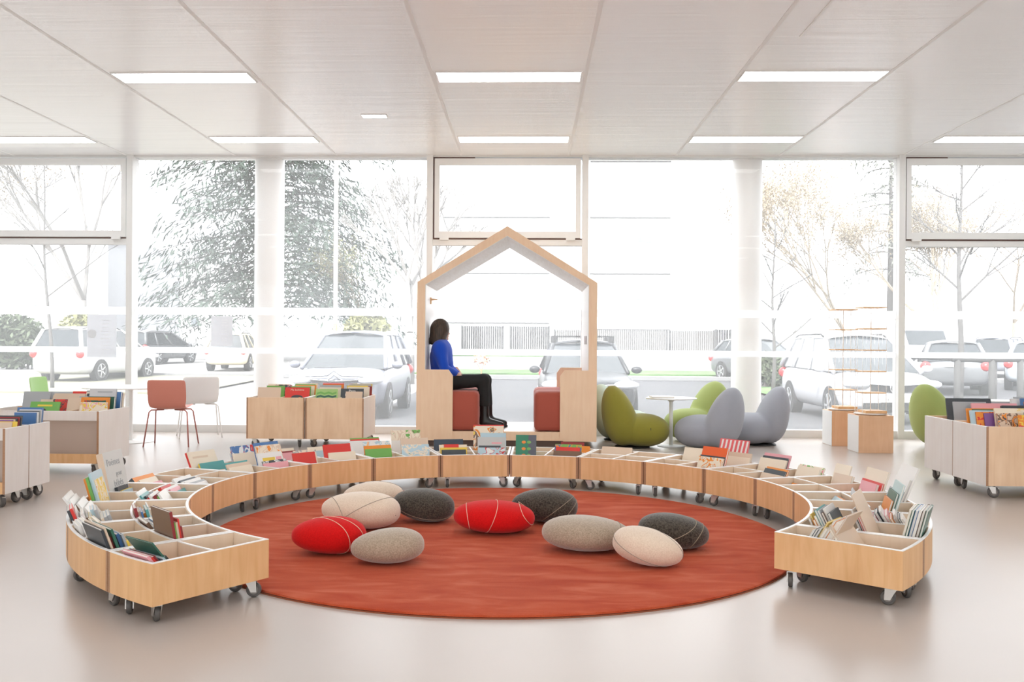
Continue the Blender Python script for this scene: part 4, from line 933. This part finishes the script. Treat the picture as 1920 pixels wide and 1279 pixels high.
building('white house with small dark windows behind the cedar', bx(250, 104), bx(480, 104), 104, 9, [], [(bx(310, 104), bx(330, 104), bz(618, 104), bz(597, 104)), (bx(350, 104), bx(368, 104), bz(618, 104), bz(597, 104)), (bx(390, 104), bx(408, 104), bz(618, 104), bz(597, 104))])
building('low white hall behind the car park on the right', bx(1640, 80), bx(2300, 80), 80, 5.2, [(bx(1700, 80), bx(2200, 80), bz(590, 80))], [])
# fence panels and hedges
LEAFD = mat('hedge_leaf', (.075, .095, .055), .8); LEAFY = mat('yellow_green_leaf', (.22, .22, .10), .8); LEAFG = mat('grey_green_needle', (.06, .082, .065), .85, spec=.2); LEAFB = mat('dry_leaf', (.26, .21, .14), .8); BARK = mat('grey_bark', (.10, .095, .09), .9); BARKL = mat('pale_bark', (.19, .18, .17), .9); BARKO = mat('ochre_bark', (.24, .2, .15), .9)
def foliage(cent, rad, n, size, asp=2.2, seed=0, flat=.0, vert=0.):
    q = random.Random(seed); b = MB()
    for _ in range(n):
        while True:
            p = Vector((q.uniform(-1, 1), q.uniform(-1, 1), q.uniform(-1, 1)))
            if p.length < 1: break
        c = Vector((cent[0] + p.x * rad[0], cent[1] + p.y * rad[1], cent[2] + p.z * rad[2]))
        u = Vector((q.gauss(0, 1), q.gauss(0, 1), q.gauss(0, 1) * (1 - flat) + vert)).normalized(); w = u.orthogonal(); w.rotate(Matrix.Rotation(q.uniform(0, 6.3), 3, u)); w.normalize()
        s = size * q.uniform(.6, 1.4); u *= s * asp / 2; w *= s / 2
        b.add([c - u, c + w * .8, c + u, c - w * .8], [(0, 1, 2, 3)])
    return b
def hedge(label, x0, x1, y, z1, n, m, seed):
    t = thing('hedge', label, 'hedge', ((x0 + x1) / 2, y, gz(y)))
    foliage((0, 0, z1 / 2), ((x1 - x0) / 2, .9, z1 / 2), n, .16, 2, seed).build('foliage', m, t)
    st = MB(); q = random.Random(seed)
    for i in range(8):
        xx = q.uniform(-.8, .8) * (x1 - x0) / 2; st.tube([(xx, 0, 0), (xx * 1.05, 0, z1 * .6)], .03, 5, .01)
    st.build('stem', BARK, t)
hedge('long grey-green hedge across the street on the left', bx(-60, 38), bx(75, 38), 38, 2.3, 2600, LEAFD, 1)
hedge('yellowing hedge behind the grey poster', bx(90, 38.5), bx(200, 38.5), 38.5, 2.4, 2600, LEAFY, 2)
hedge('light green shrub beside the bare tree behind the silver car', bx(640, 40), bx(735, 40), 40, 2.6, 2400, LEAFY, 3)
hedge('low dark shrub at the right column outside', bx(1425, 30), bx(1462, 30), 30, 1.1, 700, LEAFD, 4)
FEN = mat('grey_mesh_fence', (.23, .23, .24), .8)
n = nd(FEN, 'ShaderNodeTexNoise', Scale=5., Detail=8.); lk(FEN, coords(FEN), n.inputs['Vector']); r = ramp(FEN, n.outputs[0], [(.4, (.008, .008, .01)), (.6, (.06, .06, .06))]); lk(FEN, r.outputs[0], bsdf(FEN).inputs['Base Color'])
FEL = mat('light_slat_fence', (.10, .098, .095), .8)
def fence(label, p0, p1, y, m, z0p=655, z1p=612):
    x0, x1 = bx(p0, y), bx(p1, y); z0, z1 = bz(z0p, y), bz(z1p, y)
    t = thing('fence_panel', label, 'fence', ((x0 + x1) / 2, y, gz(y))); w = (x1 - x0) / 2; g = gz(y)
    b = MB(); nn = max(6, int((x1 - x0) / .14))
    for i in range(nn): xx = -w + 2 * w * (i + .5) / nn; b.box(xx - w / nn * .86, xx + w / nn * .86, -.02, .02, z0 - g, z1 - g)
    b.build('slats', m, t)
    for s in (-1, 1): MB().box(s * w - .05, s * w + .05, -.06, .06, 0, z1 - g + .05).build('post', FJ, t)
fence('dark ivy-covered fence panel seen past the seated person', 866, 944, 62, FEN)
fence('dark fence panel seen in the middle of the house', 957, 1030, 62, FEN)
fence('pale slatted fence panel behind the black car', 1040, 1250, 63, FEL, 655, 618)
fence('pale fence panel next to the right column', 1254, 1337, 64, FEL, 655, 618)
fence('dark gate panel beside the right column outside', 1340, 1368, 60, FEN, 658, 616)
struct(MB().box(bx(800, 61), bx(1366, 61), 60.6, 61, gz(61), bz(655, 61)).build('wall_street', CON), 'low white street wall under the fences')
# trees
def tube_tree(segs): 
    b = MB()
    for p, q, r0, r1 in segs: b.tube([p, (Vector(p) + Vector(q)) / 2 + Vector((rnd.uniform(-.04, .04), 0, rnd.uniform(-.03, .03))), q], r0, 5, r1)
    return b
def bare_tree(label, x, y, h, seed, m=BARK, r=.12, spread=.5, depth=5, trunk=.35, leaf=0, leafm=None, name='bare_tree', lean=0.):
    q = random.Random(seed); t = thing(name, label, 'tree', (x, y, gz(y)))
    segs = []; tips = []
    def grow(p, d, L, rr, k):
        e = p + d * L; segs.append((tuple(p), tuple(e), rr, rr * .68))
        if k == 0: tips.append(e); return
        tips.append(e)
        for i in range(2 if k > 2 or q.random() < .5 else 3):
            nd_ = (d + Vector((q.gauss(0, spread), q.gauss(0, spread), q.uniform(-.1, .35)))).normalized()
            grow(e, nd_, L * q.uniform(.62, .84), rr * .64, k - 1)
        if q.random() < .7: grow(e, (d + Vector((q.gauss(0, .15), q.gauss(0, .15), .2))).normalized(), L * .8, rr * .66, k - 1)
    top = Vector((lean, 0, h * trunk)); L = h * .26
    for i in range(3):
        grow(top, Vector((q.gauss(0, spread), q.gauss(0, spread), 1)).normalized(), L, r * .7, depth)
    MB().tube([(0, 0, 0), (lean * .4, 0, h * trunk * .5), top], r, 8, r * .8).build('trunk', m, t, smooth=True)
    tube_tree(segs).build('branches', m, t)
    if leaf:
        b = MB()
        for p in tips:
            for _ in range(leaf):
                c = p + Vector((q.gauss(0, .3), q.gauss(0, .3), q.gauss(0, .25))); u = Vector((q.gauss(0, 1), q.gauss(0, 1), q.gauss(0, 1))).normalized(); w = u.orthogonal().normalized(); s = q.uniform(.03, .08)
                b.add([c - u * s, c + w * s * .7, c + u * s, c - w * s * .7], [(0, 1, 2, 3)])
        b.build('leaves', leafm, t)
def leader_tree(label, x, y, h, seed, r=.05, first=.36, n=12, m=BARK, lean=0.):
    q = random.Random(seed); t = thing('bare_tree', label, 'tree', (x, y, gz(y)))
    top = Vector((lean, 0, h)); P0 = lambda f: Vector((lean * f + .04 * sin(f * 9), .03 * cos(f * 7), h * f))
    MB().tube([P0(k / 10) for k in range(11)], r, 8, r * .18).build('trunk', m, t, smooth=True)
    segs = []
    def twig(p, d, L, rr, k):
        e = p + d * L; segs.append((tuple(p), tuple(e), rr, rr * .55))
        if k:
            for _ in range(3): twig(p.lerp(e, q.uniform(.35, 1)), (d + Vector((q.gauss(0, .35), q.gauss(0, .35), q.uniform(0, .4)))).normalized(), L * q.uniform(.4, .65), rr * .5, k - 1)
    for i in range(n):
        f = first + (.95 - first) * (i + q.random() * .6) / n; a = i * 2.4
        twig(P0(f), Vector((cos(a) * 1., sin(a) * .8, q.uniform(.45, 1.))).normalized(), h * .36 * (1.08 - f) * q.uniform(.8, 1.2), r * .45 * (1.1 - f * .7), 3)
    tube_tree(segs).build('branches', m, t)
def cedar(label, x, y, z0, z1, rad, seed, n=34, m=LEAFG, dens=26, name='cedar_tree'):
    q = random.Random(seed); t = thing(name, label, 'tree', (x, y, gz(y)))
    tr = MB().tube([(0, 0, 0), (0, 0, z1)], .28, 8, .05); tr.build('trunk', BARK, t, smooth=True)
    br = MB(); fo = MB()
    for i in range(n):
        f = (i + q.random()) / n; z = z0 + (z1 - z0) * f; a = i * 2.4 + q.uniform(-.3, .3)
        L = rad * (1 - f * .45) * q.uniform(.6, 1.12); d = Vector((cos(a), sin(a), 0)); pts = []
        for k in range(7):
            s = k / 6; pts.append(Vector((0, 0, z)) + d * L * s + Vector((0, 0, .5 * s - 1.25 * s * s)) * (L * .28))
        br.tube(pts, .06, 5, .012)
        side = Vector((-d.y, d.x, 0))
        for k in range(int(dens * L)):
            s = q.uniform(.15, 1.); j = min(5, int(s * 6)); p = pts[j].lerp(pts[j + 1], s * 6 - j)
            wv = L * .30 * (1.1 - s * .7); c = p + side * q.uniform(-wv, wv) + Vector((0, 0, q.gauss(-.12, .34)))
            u = (side * q.choice((-1, 1)) * q.uniform(.4, 1) + d * q.uniform(.2, .8) + Vector((0, 0, -q.uniform(.1, .9)))).normalized(); w = u.cross(Vector((0, 0, 1))) + Vector((q.gauss(0, .4), q.gauss(0, .4), q.gauss(0, .4))); w.normalize()
            ln = q.uniform(.18, .42); wd = q.uniform(.03, .065)
            fo.add([c - u * ln, c + w * wd, c + u * ln, c - w * wd], [(0, 1, 2, 3)])
    br.build('branches', BARK, t); fo.build('foliage', m, t)
cedar('broad cedar tree spreading behind the left column', bx(515, 50), 50, 2.7, 20, 7.8, 5, 150, dens=40)
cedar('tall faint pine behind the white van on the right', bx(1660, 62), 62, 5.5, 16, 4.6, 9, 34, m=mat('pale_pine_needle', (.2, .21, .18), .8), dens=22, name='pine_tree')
leader_tree('slim young bare tree outside the leftmost window', bx(84, 26), 26, 7., 11, r=.06, first=.36, n=11, lean=-.35)
bare_tree('tall bare tree with ivy beside the white block', bx(145, 52), 52, 13, 12, m=BARKL, r=.2, spread=.5, depth=6, trunk=.25, leaf=3, leafm=LEAFB)
bare_tree('bare forked tree behind the silver car by the house', bx(768, 30), 30, 6.9, 13, m=BARKL, r=.17, spread=.36, depth=5, trunk=.24)
bare_tree('small brown-twigged tree between column and silver car', bx(700, 50), 50, 6.5, 17, m=BARKO, r=.1, spread=.5, depth=5, trunk=.2, leaf=2, leafm=LEAFY)
leader_tree('slender bare tree next to the right column outside', bx(1446, 26), 26, 5.2, 14, r=.06, first=.25, n=14)
leader_tree('young street tree held by the wooden guard', bx(1787, 19.6), 19.6, 5.8, 25, r=.075, first=.4, n=14)
bare_tree('autumn-leaved tree behind the white van roof', bx(1575, 47), 47, 9, 16, m=BARKO, r=.12, spread=.5, depth=6, trunk=.2, leaf=4, leafm=LEAFB, name='autumn_tree')
bare_tree('autumn-leaved tree behind the wooden tree guard', bx(1745, 52), 52, 9, 18, m=BARKO, r=.14, spread=.55, depth=6, trunk=.22, leaf=4, leafm=LEAFB, name='autumn_tree')
bare_tree('autumn-leaved tree at the right picture edge', bx(1885, 68), 68, 11, 19, m=BARKO, r=.14, spread=.55, depth=6, trunk=.22, leaf=4, leafm=LEAFB, name='autumn_tree')
# street furniture
LMP = mat('cream_post', (.80, .72, .62), .6); ORG = mat('rust_orange_paint', (.55, .24, .10), .7)
t = thing('lamp_post', 'tall pale lamp post with an orange lower part', 'lamp post', (bx(627, 23), 23, gz(23)))
MB().tube([(0, 0, 1.9), (0, 0, 8)], .055, 10, .045).build('upper_pole', LMP, t, smooth=True); MB().tube([(0, 0, 0), (0, 0, 1.9)], .06, 10, .058).build('lower_pole', ORG, t, smooth=True)
t = thing('sapling', 'thin rusty sapling in the pavement beyond the seated person', 'tree', (bx(902, 24), 24, gz(24)))
MB().tube([(0, 0, 0), (.02, 0, .75)], .022, 6, .014).tube([(.02, 0, .7), (-.14, 0, 1.0)], .012, 5, .005).tube([(.02, 0, .7), (.12, 0, 1.05)], .012, 5, .005).build('trunk', ORG, t)
foliage((0, 0, 1.05), (.25, .2, .22), 90, .06, 1.6, 4).build('leaves', mat('russet_leaf', (.5, .26, .16), .8), t)
WDG = mat('weathered_wood', (.07, .068, .065), .9)
t = thing('tree_guard', 'square wooden rail guard around the young street tree', 'tree guard', (bx(1802, 19.5), 19.5, GZ))
gp = [(-.88, .75), (.9, .75), (-.46, -.55), (.78, -.55), (.22, -.55)]
for x, y in gp: MB().tube([(x, y, 0), (x, y, 1.3)], .065, 8).build('post', WDG, t, smooth=True)
MB().tube([(-.56, -.55, 1.22), (.9, -.55, 1.22)], .075, 8).tube([(-1., .75, 1.25), (1.0, .75, 1.25)], .07, 8).tube([(-.88, .75, 1.24), (-.46, -.55, 1.22)], .06, 8).tube([(.9, .75, 1.24), (.78, -.55, 1.22)], .06, 8).build('rails', WDG, t, smooth=True)

# ---- cars
TYRE = mat('tyre_rubber', (.03, .03, .03), .8); RIM = mat('alloy_rim', (.62, .63, .65), .3, .8); CGL = mat('car_glass', (.03, .036, .04), .12, spec=.5); LHT = mat('headlamp_glass', (.72, .74, .77), .1, spec=.8); TLT = mat('tail_lamp_red', (.5, .03, .03), .2)
PLATE = mat('number_plate', (.85, .85, .83), .4); INK = mat('plate_ink', (.03, .03, .03), .5)
def car(label, x, y, rz, L, W, Hh, paint, style='mpv', name='car', rack=False, chev=False, ring=False, plate=None, detail=True):
    t = thing(name, label, 'car', (x, y, gz(y)), rz)
    mp = style == 'mpv'; hood = .19 if mp else .29; ra = .44 if mp else .50; rb = .93 if mp else .86
    hw = W / 2; bl = Hh * (.60 if mp else .62); zb = .2
    st = [(0, .62, .42, .72), (.012, .80, .30, .80 * bl), (.04, .92, .24, .86 * bl), (.12, .98, zb, .91 * bl), (hood, 1., zb, .98 * bl), (.5, 1., zb, bl), (.8, 1., zb, bl * 1.03), (.93, .98, zb, bl * 1.03), (.985, .92, .26, bl * .98), (1., .8, .34, bl * .8)]
    n = 14; vs = []
    for u, wf, z0, z1 in st:
        w = hw * wf; zm = (z0 + z1) / 2
        half = [(0, z1 + .025), (w * .5, z1 + .018), (w * .82, z1 - .01), (w * .955, z1 - .07), (w, zm + .08), (w * .985, zm - .12), (w * .93, z0 + .02), (w * .6, z0)]
        ring_ = half + [(-a, b) for a, b in half[::-1][:-1]]
        vs += [(a, u * L, b) for a, b in ring_]
    m = 15; fs = [(i * m + j, i * m + (j + 1) % m, (i + 1) * m + (j + 1) % m, (i + 1) * m + j) for i in range(len(st) - 1) for j in range(m)] + [tuple(range(m))[::-1], tuple(range((len(st) - 1) * m, len(st) * m))]
    MB().add(vs, fs).build('body', paint, t, smooth=True, sub=1)
    # cabin: glass box with a painted roof and pillars
    y0, y1, y2, y3 = hood * L, ra * L, rb * L, (.985 if mp else .97) * L
    zr = Hh - .03; wb, wr = hw * .90, hw * .68
    zs = [bl * .955, bl * .99]
    G = {'fl': (-wb, y0, zs[0]), 'fr': (wb, y0, zs[0]), 'rl': (-wb, y3, bl), 'rr': (wb, y3, bl), 'tfl': (-wr, y1, zr - .02), 'tfr': (wr, y1, zr - .02), 'trl': (-wr, y2, zr - .03), 'trr': (wr, y2, zr - .03)}
    g = lambda *k: [G[i] for i in k]
    MB().add([(0, y0 - .14, zs[0] - .02)] + g('fr', 'tfr') + [(0, y1 - .07, zr + .005)] + g('tfl', 'fl'), [(0, 1, 2, 3), (0, 3, 4, 5)]).build('windscreen', CGL, t)
    for k in (('fl', 'tfl', 'trl', 'rl'), ('fr', 'rr', 'trr', 'tfr')): MB().add(g(*k), [(0, 1, 2, 3)]).build('side_window', CGL, t)
    MB().add(g('rr', 'rl', 'trl', 'trr'), [(0, 1, 2, 3)]).build('rear_window', CGL, t)
    rv = []
    for yy, zz, ww in ((y1 - .04, zr - .012, .98), (y1 + .15, zr + .01, 1.02), ((y1 + y2) / 2, zr + .03, 1.05), (y2 - .1, zr + .012, 1.03), (y2 + .03, zr - .02, .98)):
        for u in (-1, -.85, -.4, 0, .4, .85, 1): rv.append((u * wr * ww, yy - (.05 * (1 - u * u) if yy < y1 + .1 else 0), zz + .065 * (1 - u * u) - (.02 if abs(u) == 1 else 0)))
    o = MB().add(rv, [(i * 7 + j, i * 7 + j + 1, (i + 1) * 7 + j + 1, (i + 1) * 7 + j) for i in range(4) for j in range(6)]).build('roof', paint, t, smooth=True)
    o.modifiers.new('thick', 'SOLIDIFY').thickness = .03
    pil = MB()
    for s, (f, tf, r_k, tr_) in ((-1, ('fl', 'tfl', 'rl', 'trl')), (1, ('fr', 'tfr', 'rr', 'trr'))):
        pil.tube([G[f], G[tf]], .045, 6, .04).tube([G[r_k], G[tr_]], .07, 6, .06)
        for q in (.36, .68):
            a = Vector(G[f]).lerp(Vector(G[r_k]), q + .06); b = Vector(G[tf]).lerp(Vector(G[tr_]), q); pil.tube([a, b], .04, 6, .035)
    pil.build('pillars', paint, t, smooth=True)
    for s in (-1, 1):
        for yy in (.185 * L, .185 * L + L * .6):
            Mx = Matrix.Translation((s * (hw - .1), yy, .32)) @ Matrix.Rotation(pi / 2, 4, 'Y')
            MB().lathe([(.375, -.105), (.375, .105)], 24, Mx).build('wheel_arch', TYRE, t, angle=40)
            w = MB().lathe([(.22, -.11), (.29, -.11), (.32, -.07), (.32, .07), (.29, .112), (.22, .112)], 28, Mx, cap=False).build('wheel', TYRE, t, angle=40)
            rim = MB().lathe([(.02, s * .085), (.2, s * .085), (.225, s * .113), (.215, s * .116)], 24, Mx, cap=False)
            for k in range(5):
                rim.box(-.02, .02, .03, .215, s * .085, s * .118, Mx @ Matrix.Rotation(k * 2 * pi / 5, 4, 'Z'))
            rim.build('rim', RIM, w)
        MB().ell((s * (hw + .1), hood * L + .22, bl * 1.02), (.11, .07, .075), 14, 8).build('mirror', paint, t, smooth=True)
        MB().ell((s * hw * .72, .10, bl * .76), (.25, .16, .085), 16, 8, Matrix.Rotation(s * .35, 3, 'Z')).build('headlight', LHT, t, smooth=True)
        MB().ell((s * hw * .84, L - .07, bl * .85), (.14, .1, .13), 12, 8).build('tail_light', TLT, t, smooth=True)
    MB().box(-hw * .46, hw * .46, -.012, .06, bl * .62, bl * .76).build('grille', BLACK, t)
    MB().box(-hw * .6, hw * .6, -.018, .06, .3, .42).build('lower_intake', BLACK, t)
    MB().tube([(-hw * .55, -.01, bl * .77), (-hw * .1, -.03, bl * .74), (hw * .1, -.03, bl * .74), (hw * .55, -.01, bl * .77)], .014, 6).build('grille_trim', CHROME, t)
    MB().box(-.26, .26, -.035, -.015, .44, .55).build('number_plate', PLATE, t)
    pr = MB().box(-.26, .26, L + .0, L + .03, .75, .86).build('number_plate', PLATE, t)
    if plate:
        cu = bpy.data.curves.new('plate_lettering', 'FONT'); cu.body = plate; cu.size = .1; cu.align_x = 'CENTER'; cu.extrude = .001
        q = text_mesh('plate_lettering', cu); q.parent = t; q.location = (0, -.037, .46); q.rotation_euler = (pi / 2, 0, 0); q.data.materials.append(INK)
    if chev:
        b = MB()
        for z in (0, .085): b.tube([(-hw * .75, .0, bl * .80 + z * .2), (-.12, -.03, bl * .76 + z), (0, -.035, bl * .76 + z + .09), (.12, -.03, bl * .76 + z), (hw * .75, .0, bl * .80 + z * .2)] if z else [(-.12, -.03, bl * .76), (0, -.035, bl * .76 + .09), (.12, -.03, bl * .76)], .016, 6)
        b.build('chevron_emblem', CHROME, t)
    if ring:
        zc = bl * .70
        b = MB().tube([(.09 * cos(a * pi / 12), -.035, zc + .09 * sin(a * pi / 12)) for a in range(24)], .01, 6, closed=True)
        b.tube([(-.04, -.035, zc + .075), (0, -.035, zc + .005), (.04, -.035, zc + .075)], .008, 5).tube([(-.08, -.035, zc + .03), (-.038, -.035, zc - .075), (0, -.035, zc), (.038, -.035, zc - .075), (.08, -.035, zc + .03)], .008, 5)
        b.build('round_emblem', CHROME, t)
    if rack:
        b = MB()
        for yy in (y1 + .25, y2 - .4): b.box(-wr * .98, wr * .98, yy - .03, yy + .03, Hh + .1, Hh + .13)
        for s in (-1, 1):
            for yy in (y1 + .25, y2 - .4): b.box(s * wr * .95 - .06, s * wr * .95 + .06, yy - .06, yy + .06, Hh - .04, Hh + .13)
        b.build('roof_rack', BLACK, t)
    elif mp:
        for s in (-1, 1): MB().tube([(s * wr, y1 + .1, zr), (s * wr, y1 + .3, zr + .06), (s * wr, y2 - .4, zr + .06), (s * wr, y2 - .1, zr)], .018, 6).build('roof_rail', BLACK if not chev else CHROME, t, smooth=True)
    MB().tube([(-hw * .6, y0 - .1, bl * .97), (.1, y0 - .16, bl * .985)], .01, 5).build('wiper', BLACK, t)
    return t
PSIL = mat('silver_blue_paint', (.20, .21, .25), .3, .2, coat=.2); PBLK = mat('dark_grey_paint', (.022, .024, .027), .35, spec=.35, coat=.05); PWHT = mat('white_car_paint', (.5, .5, .52), .25, coat=.5); PGRY = mat('grey_car_paint', (.12, .125, .13), .3, .2, coat=.2); PYEL = mat('pale_yellow_paint', (.7, .62, .42), .3, coat=.4); PBLU = mat('pale_blue_car_paint', (.5, .55, .6), .3, .3, coat=.4)
car('silver people carrier parked facing the window, left of the house', -3.6, 17.2, 0, 4.6, 1.83, 1.66, PSIL, chev=True)
car('dark estate car with a roof rack behind the wooden house', 1.13, 17.0, 0, 4.7, 1.82, 1.5, PBLK, 'estate', rack=True)
car('white people carrier parked behind the wire display towers', 6.62, 17.1, 0, 4.5, 1.84, 1.66, PWHT, ring=True, plate='E -7   S')
car('white off-roader seen from behind at the left mullion', bx(262, 36) + .9, 33.2, R(172), 4.6, 1.9, 1.68, PWHT)
car('dark red-lamped hatchback beyond the white off-roader', bx(355, 48), 47, R(165), 4.2, 1.75, 1.5, PGRY)
car('small pale yellow car by the left column outside', bx(470, 42), 41, R(185), 4.0, 1.7, 1.48, PYEL)
car('grey saloon seen from behind the wooden tree guard', bx(1800, 27) + .9, 30.5, R(160), 4.5, 1.8, 1.45, PGRY, 'estate')
car('pale blue car in the car park on the far right', bx(1880, 34), 32, R(150), 4.3, 1.75, 1.45, PBLU, 'estate')
car('silver car in the second row of the right car park', bx(1850, 42), 40, R(140), 4.3, 1.75, 1.5, PSIL)
car('dark car half hidden behind the white people carrier', bx(1478, 33), 32, R(20), 4.4, 1.8, 1.5, PGRY, 'estate')
t = thing('delivery_van', 'white box van standing behind the right mullion', 'van', (bx(1712, 40), 40, gz(40)))
MB().box(-1.0, 1.0, 0, 4.2, .5, 2.35).build('cargo_box', PWHT, t, bev=.05); MB().prism([(-1.6, .45), (0, .45), (0, 1.9), (-.5, 1.85), (-1.0, 1.2), (-1.6, 1.0)], -.95, .95, 'x').build('cab', PWHT, t)
MB().prism([(-.52, 1.8), (-.98, 1.22), (-1.0, 1.22), (-.54, 1.82)], -.8, .8, 'x').build('windscreen', CGL, t)
for s in (-1, 1):
    for yy in (-.9, 3.2): MB().lathe([(.34, -.1), (.34, .1)], 20, Matrix.Translation((s * .85, yy, .34)) @ Matrix.Rotation(pi / 2, 4, 'Y')).build('wheel', TYRE, t)
t = thing('traffic_barrier', 'red and white barrier behind the white people carrier roof', 'barrier', (bx(1548, 24), 24, gz(24)))
MB().box(-.34, .34, -.02, .02, 1.45, 1.75).build('board', mat('barrier_white', (.85, .82, .8), .6), t)
MB().box(-.34, -.12, -.024, -.02, 1.47, 1.73).box(.08, .3, -.024, -.02, 1.47, 1.73).build('red_blocks', mat('barrier_red', (.7, .12, .08), .6), t)
for s in (-.25, .25): MB().tube([(s, 0, 0), (s, 0, 1.5)], .025, 6).build('leg', BLACK, t)

# ================================================================== LIGHT
w = bpy.data.worlds.new('sky'); SC.world = w; w.use_nodes = True
bg = w.node_tree.nodes['Background']; bg.inputs[0].default_value = (.94, .97, 1, 1); bg.inputs[1].default_value = 3.3
sun = bpy.data.lights.new('sun', 'SUN'); sun.energy = 6.; sun.angle = R(1.); sun.color = (1, .985, .96)
so = bpy.data.objects.new('sun', sun); COL.objects.link(so)
so.rotation_euler = Vector((.35, .85, -.85)).to_track_quat('-Z', 'Y').to_euler()
SC.view_settings.view_transform = 'Standard'; SC.view_settings.look = 'None'; SC.view_settings.gamma = 1; SC.view_settings.exposure = .36
SC.cycles.max_bounces = 8; SC.cycles.diffuse_bounces = 5; SC.cycles.glossy_bounces = 3; SC.cycles.transparent_max_bounces = 12
SC.cycles.caustics_reflective = False; SC.cycles.caustics_refractive = False; SC.cycles.sample_clamp_indirect = 4
SC.cycles.use_denoising = True
print('books', NB[0], 'objects', len(bpy.data.objects))
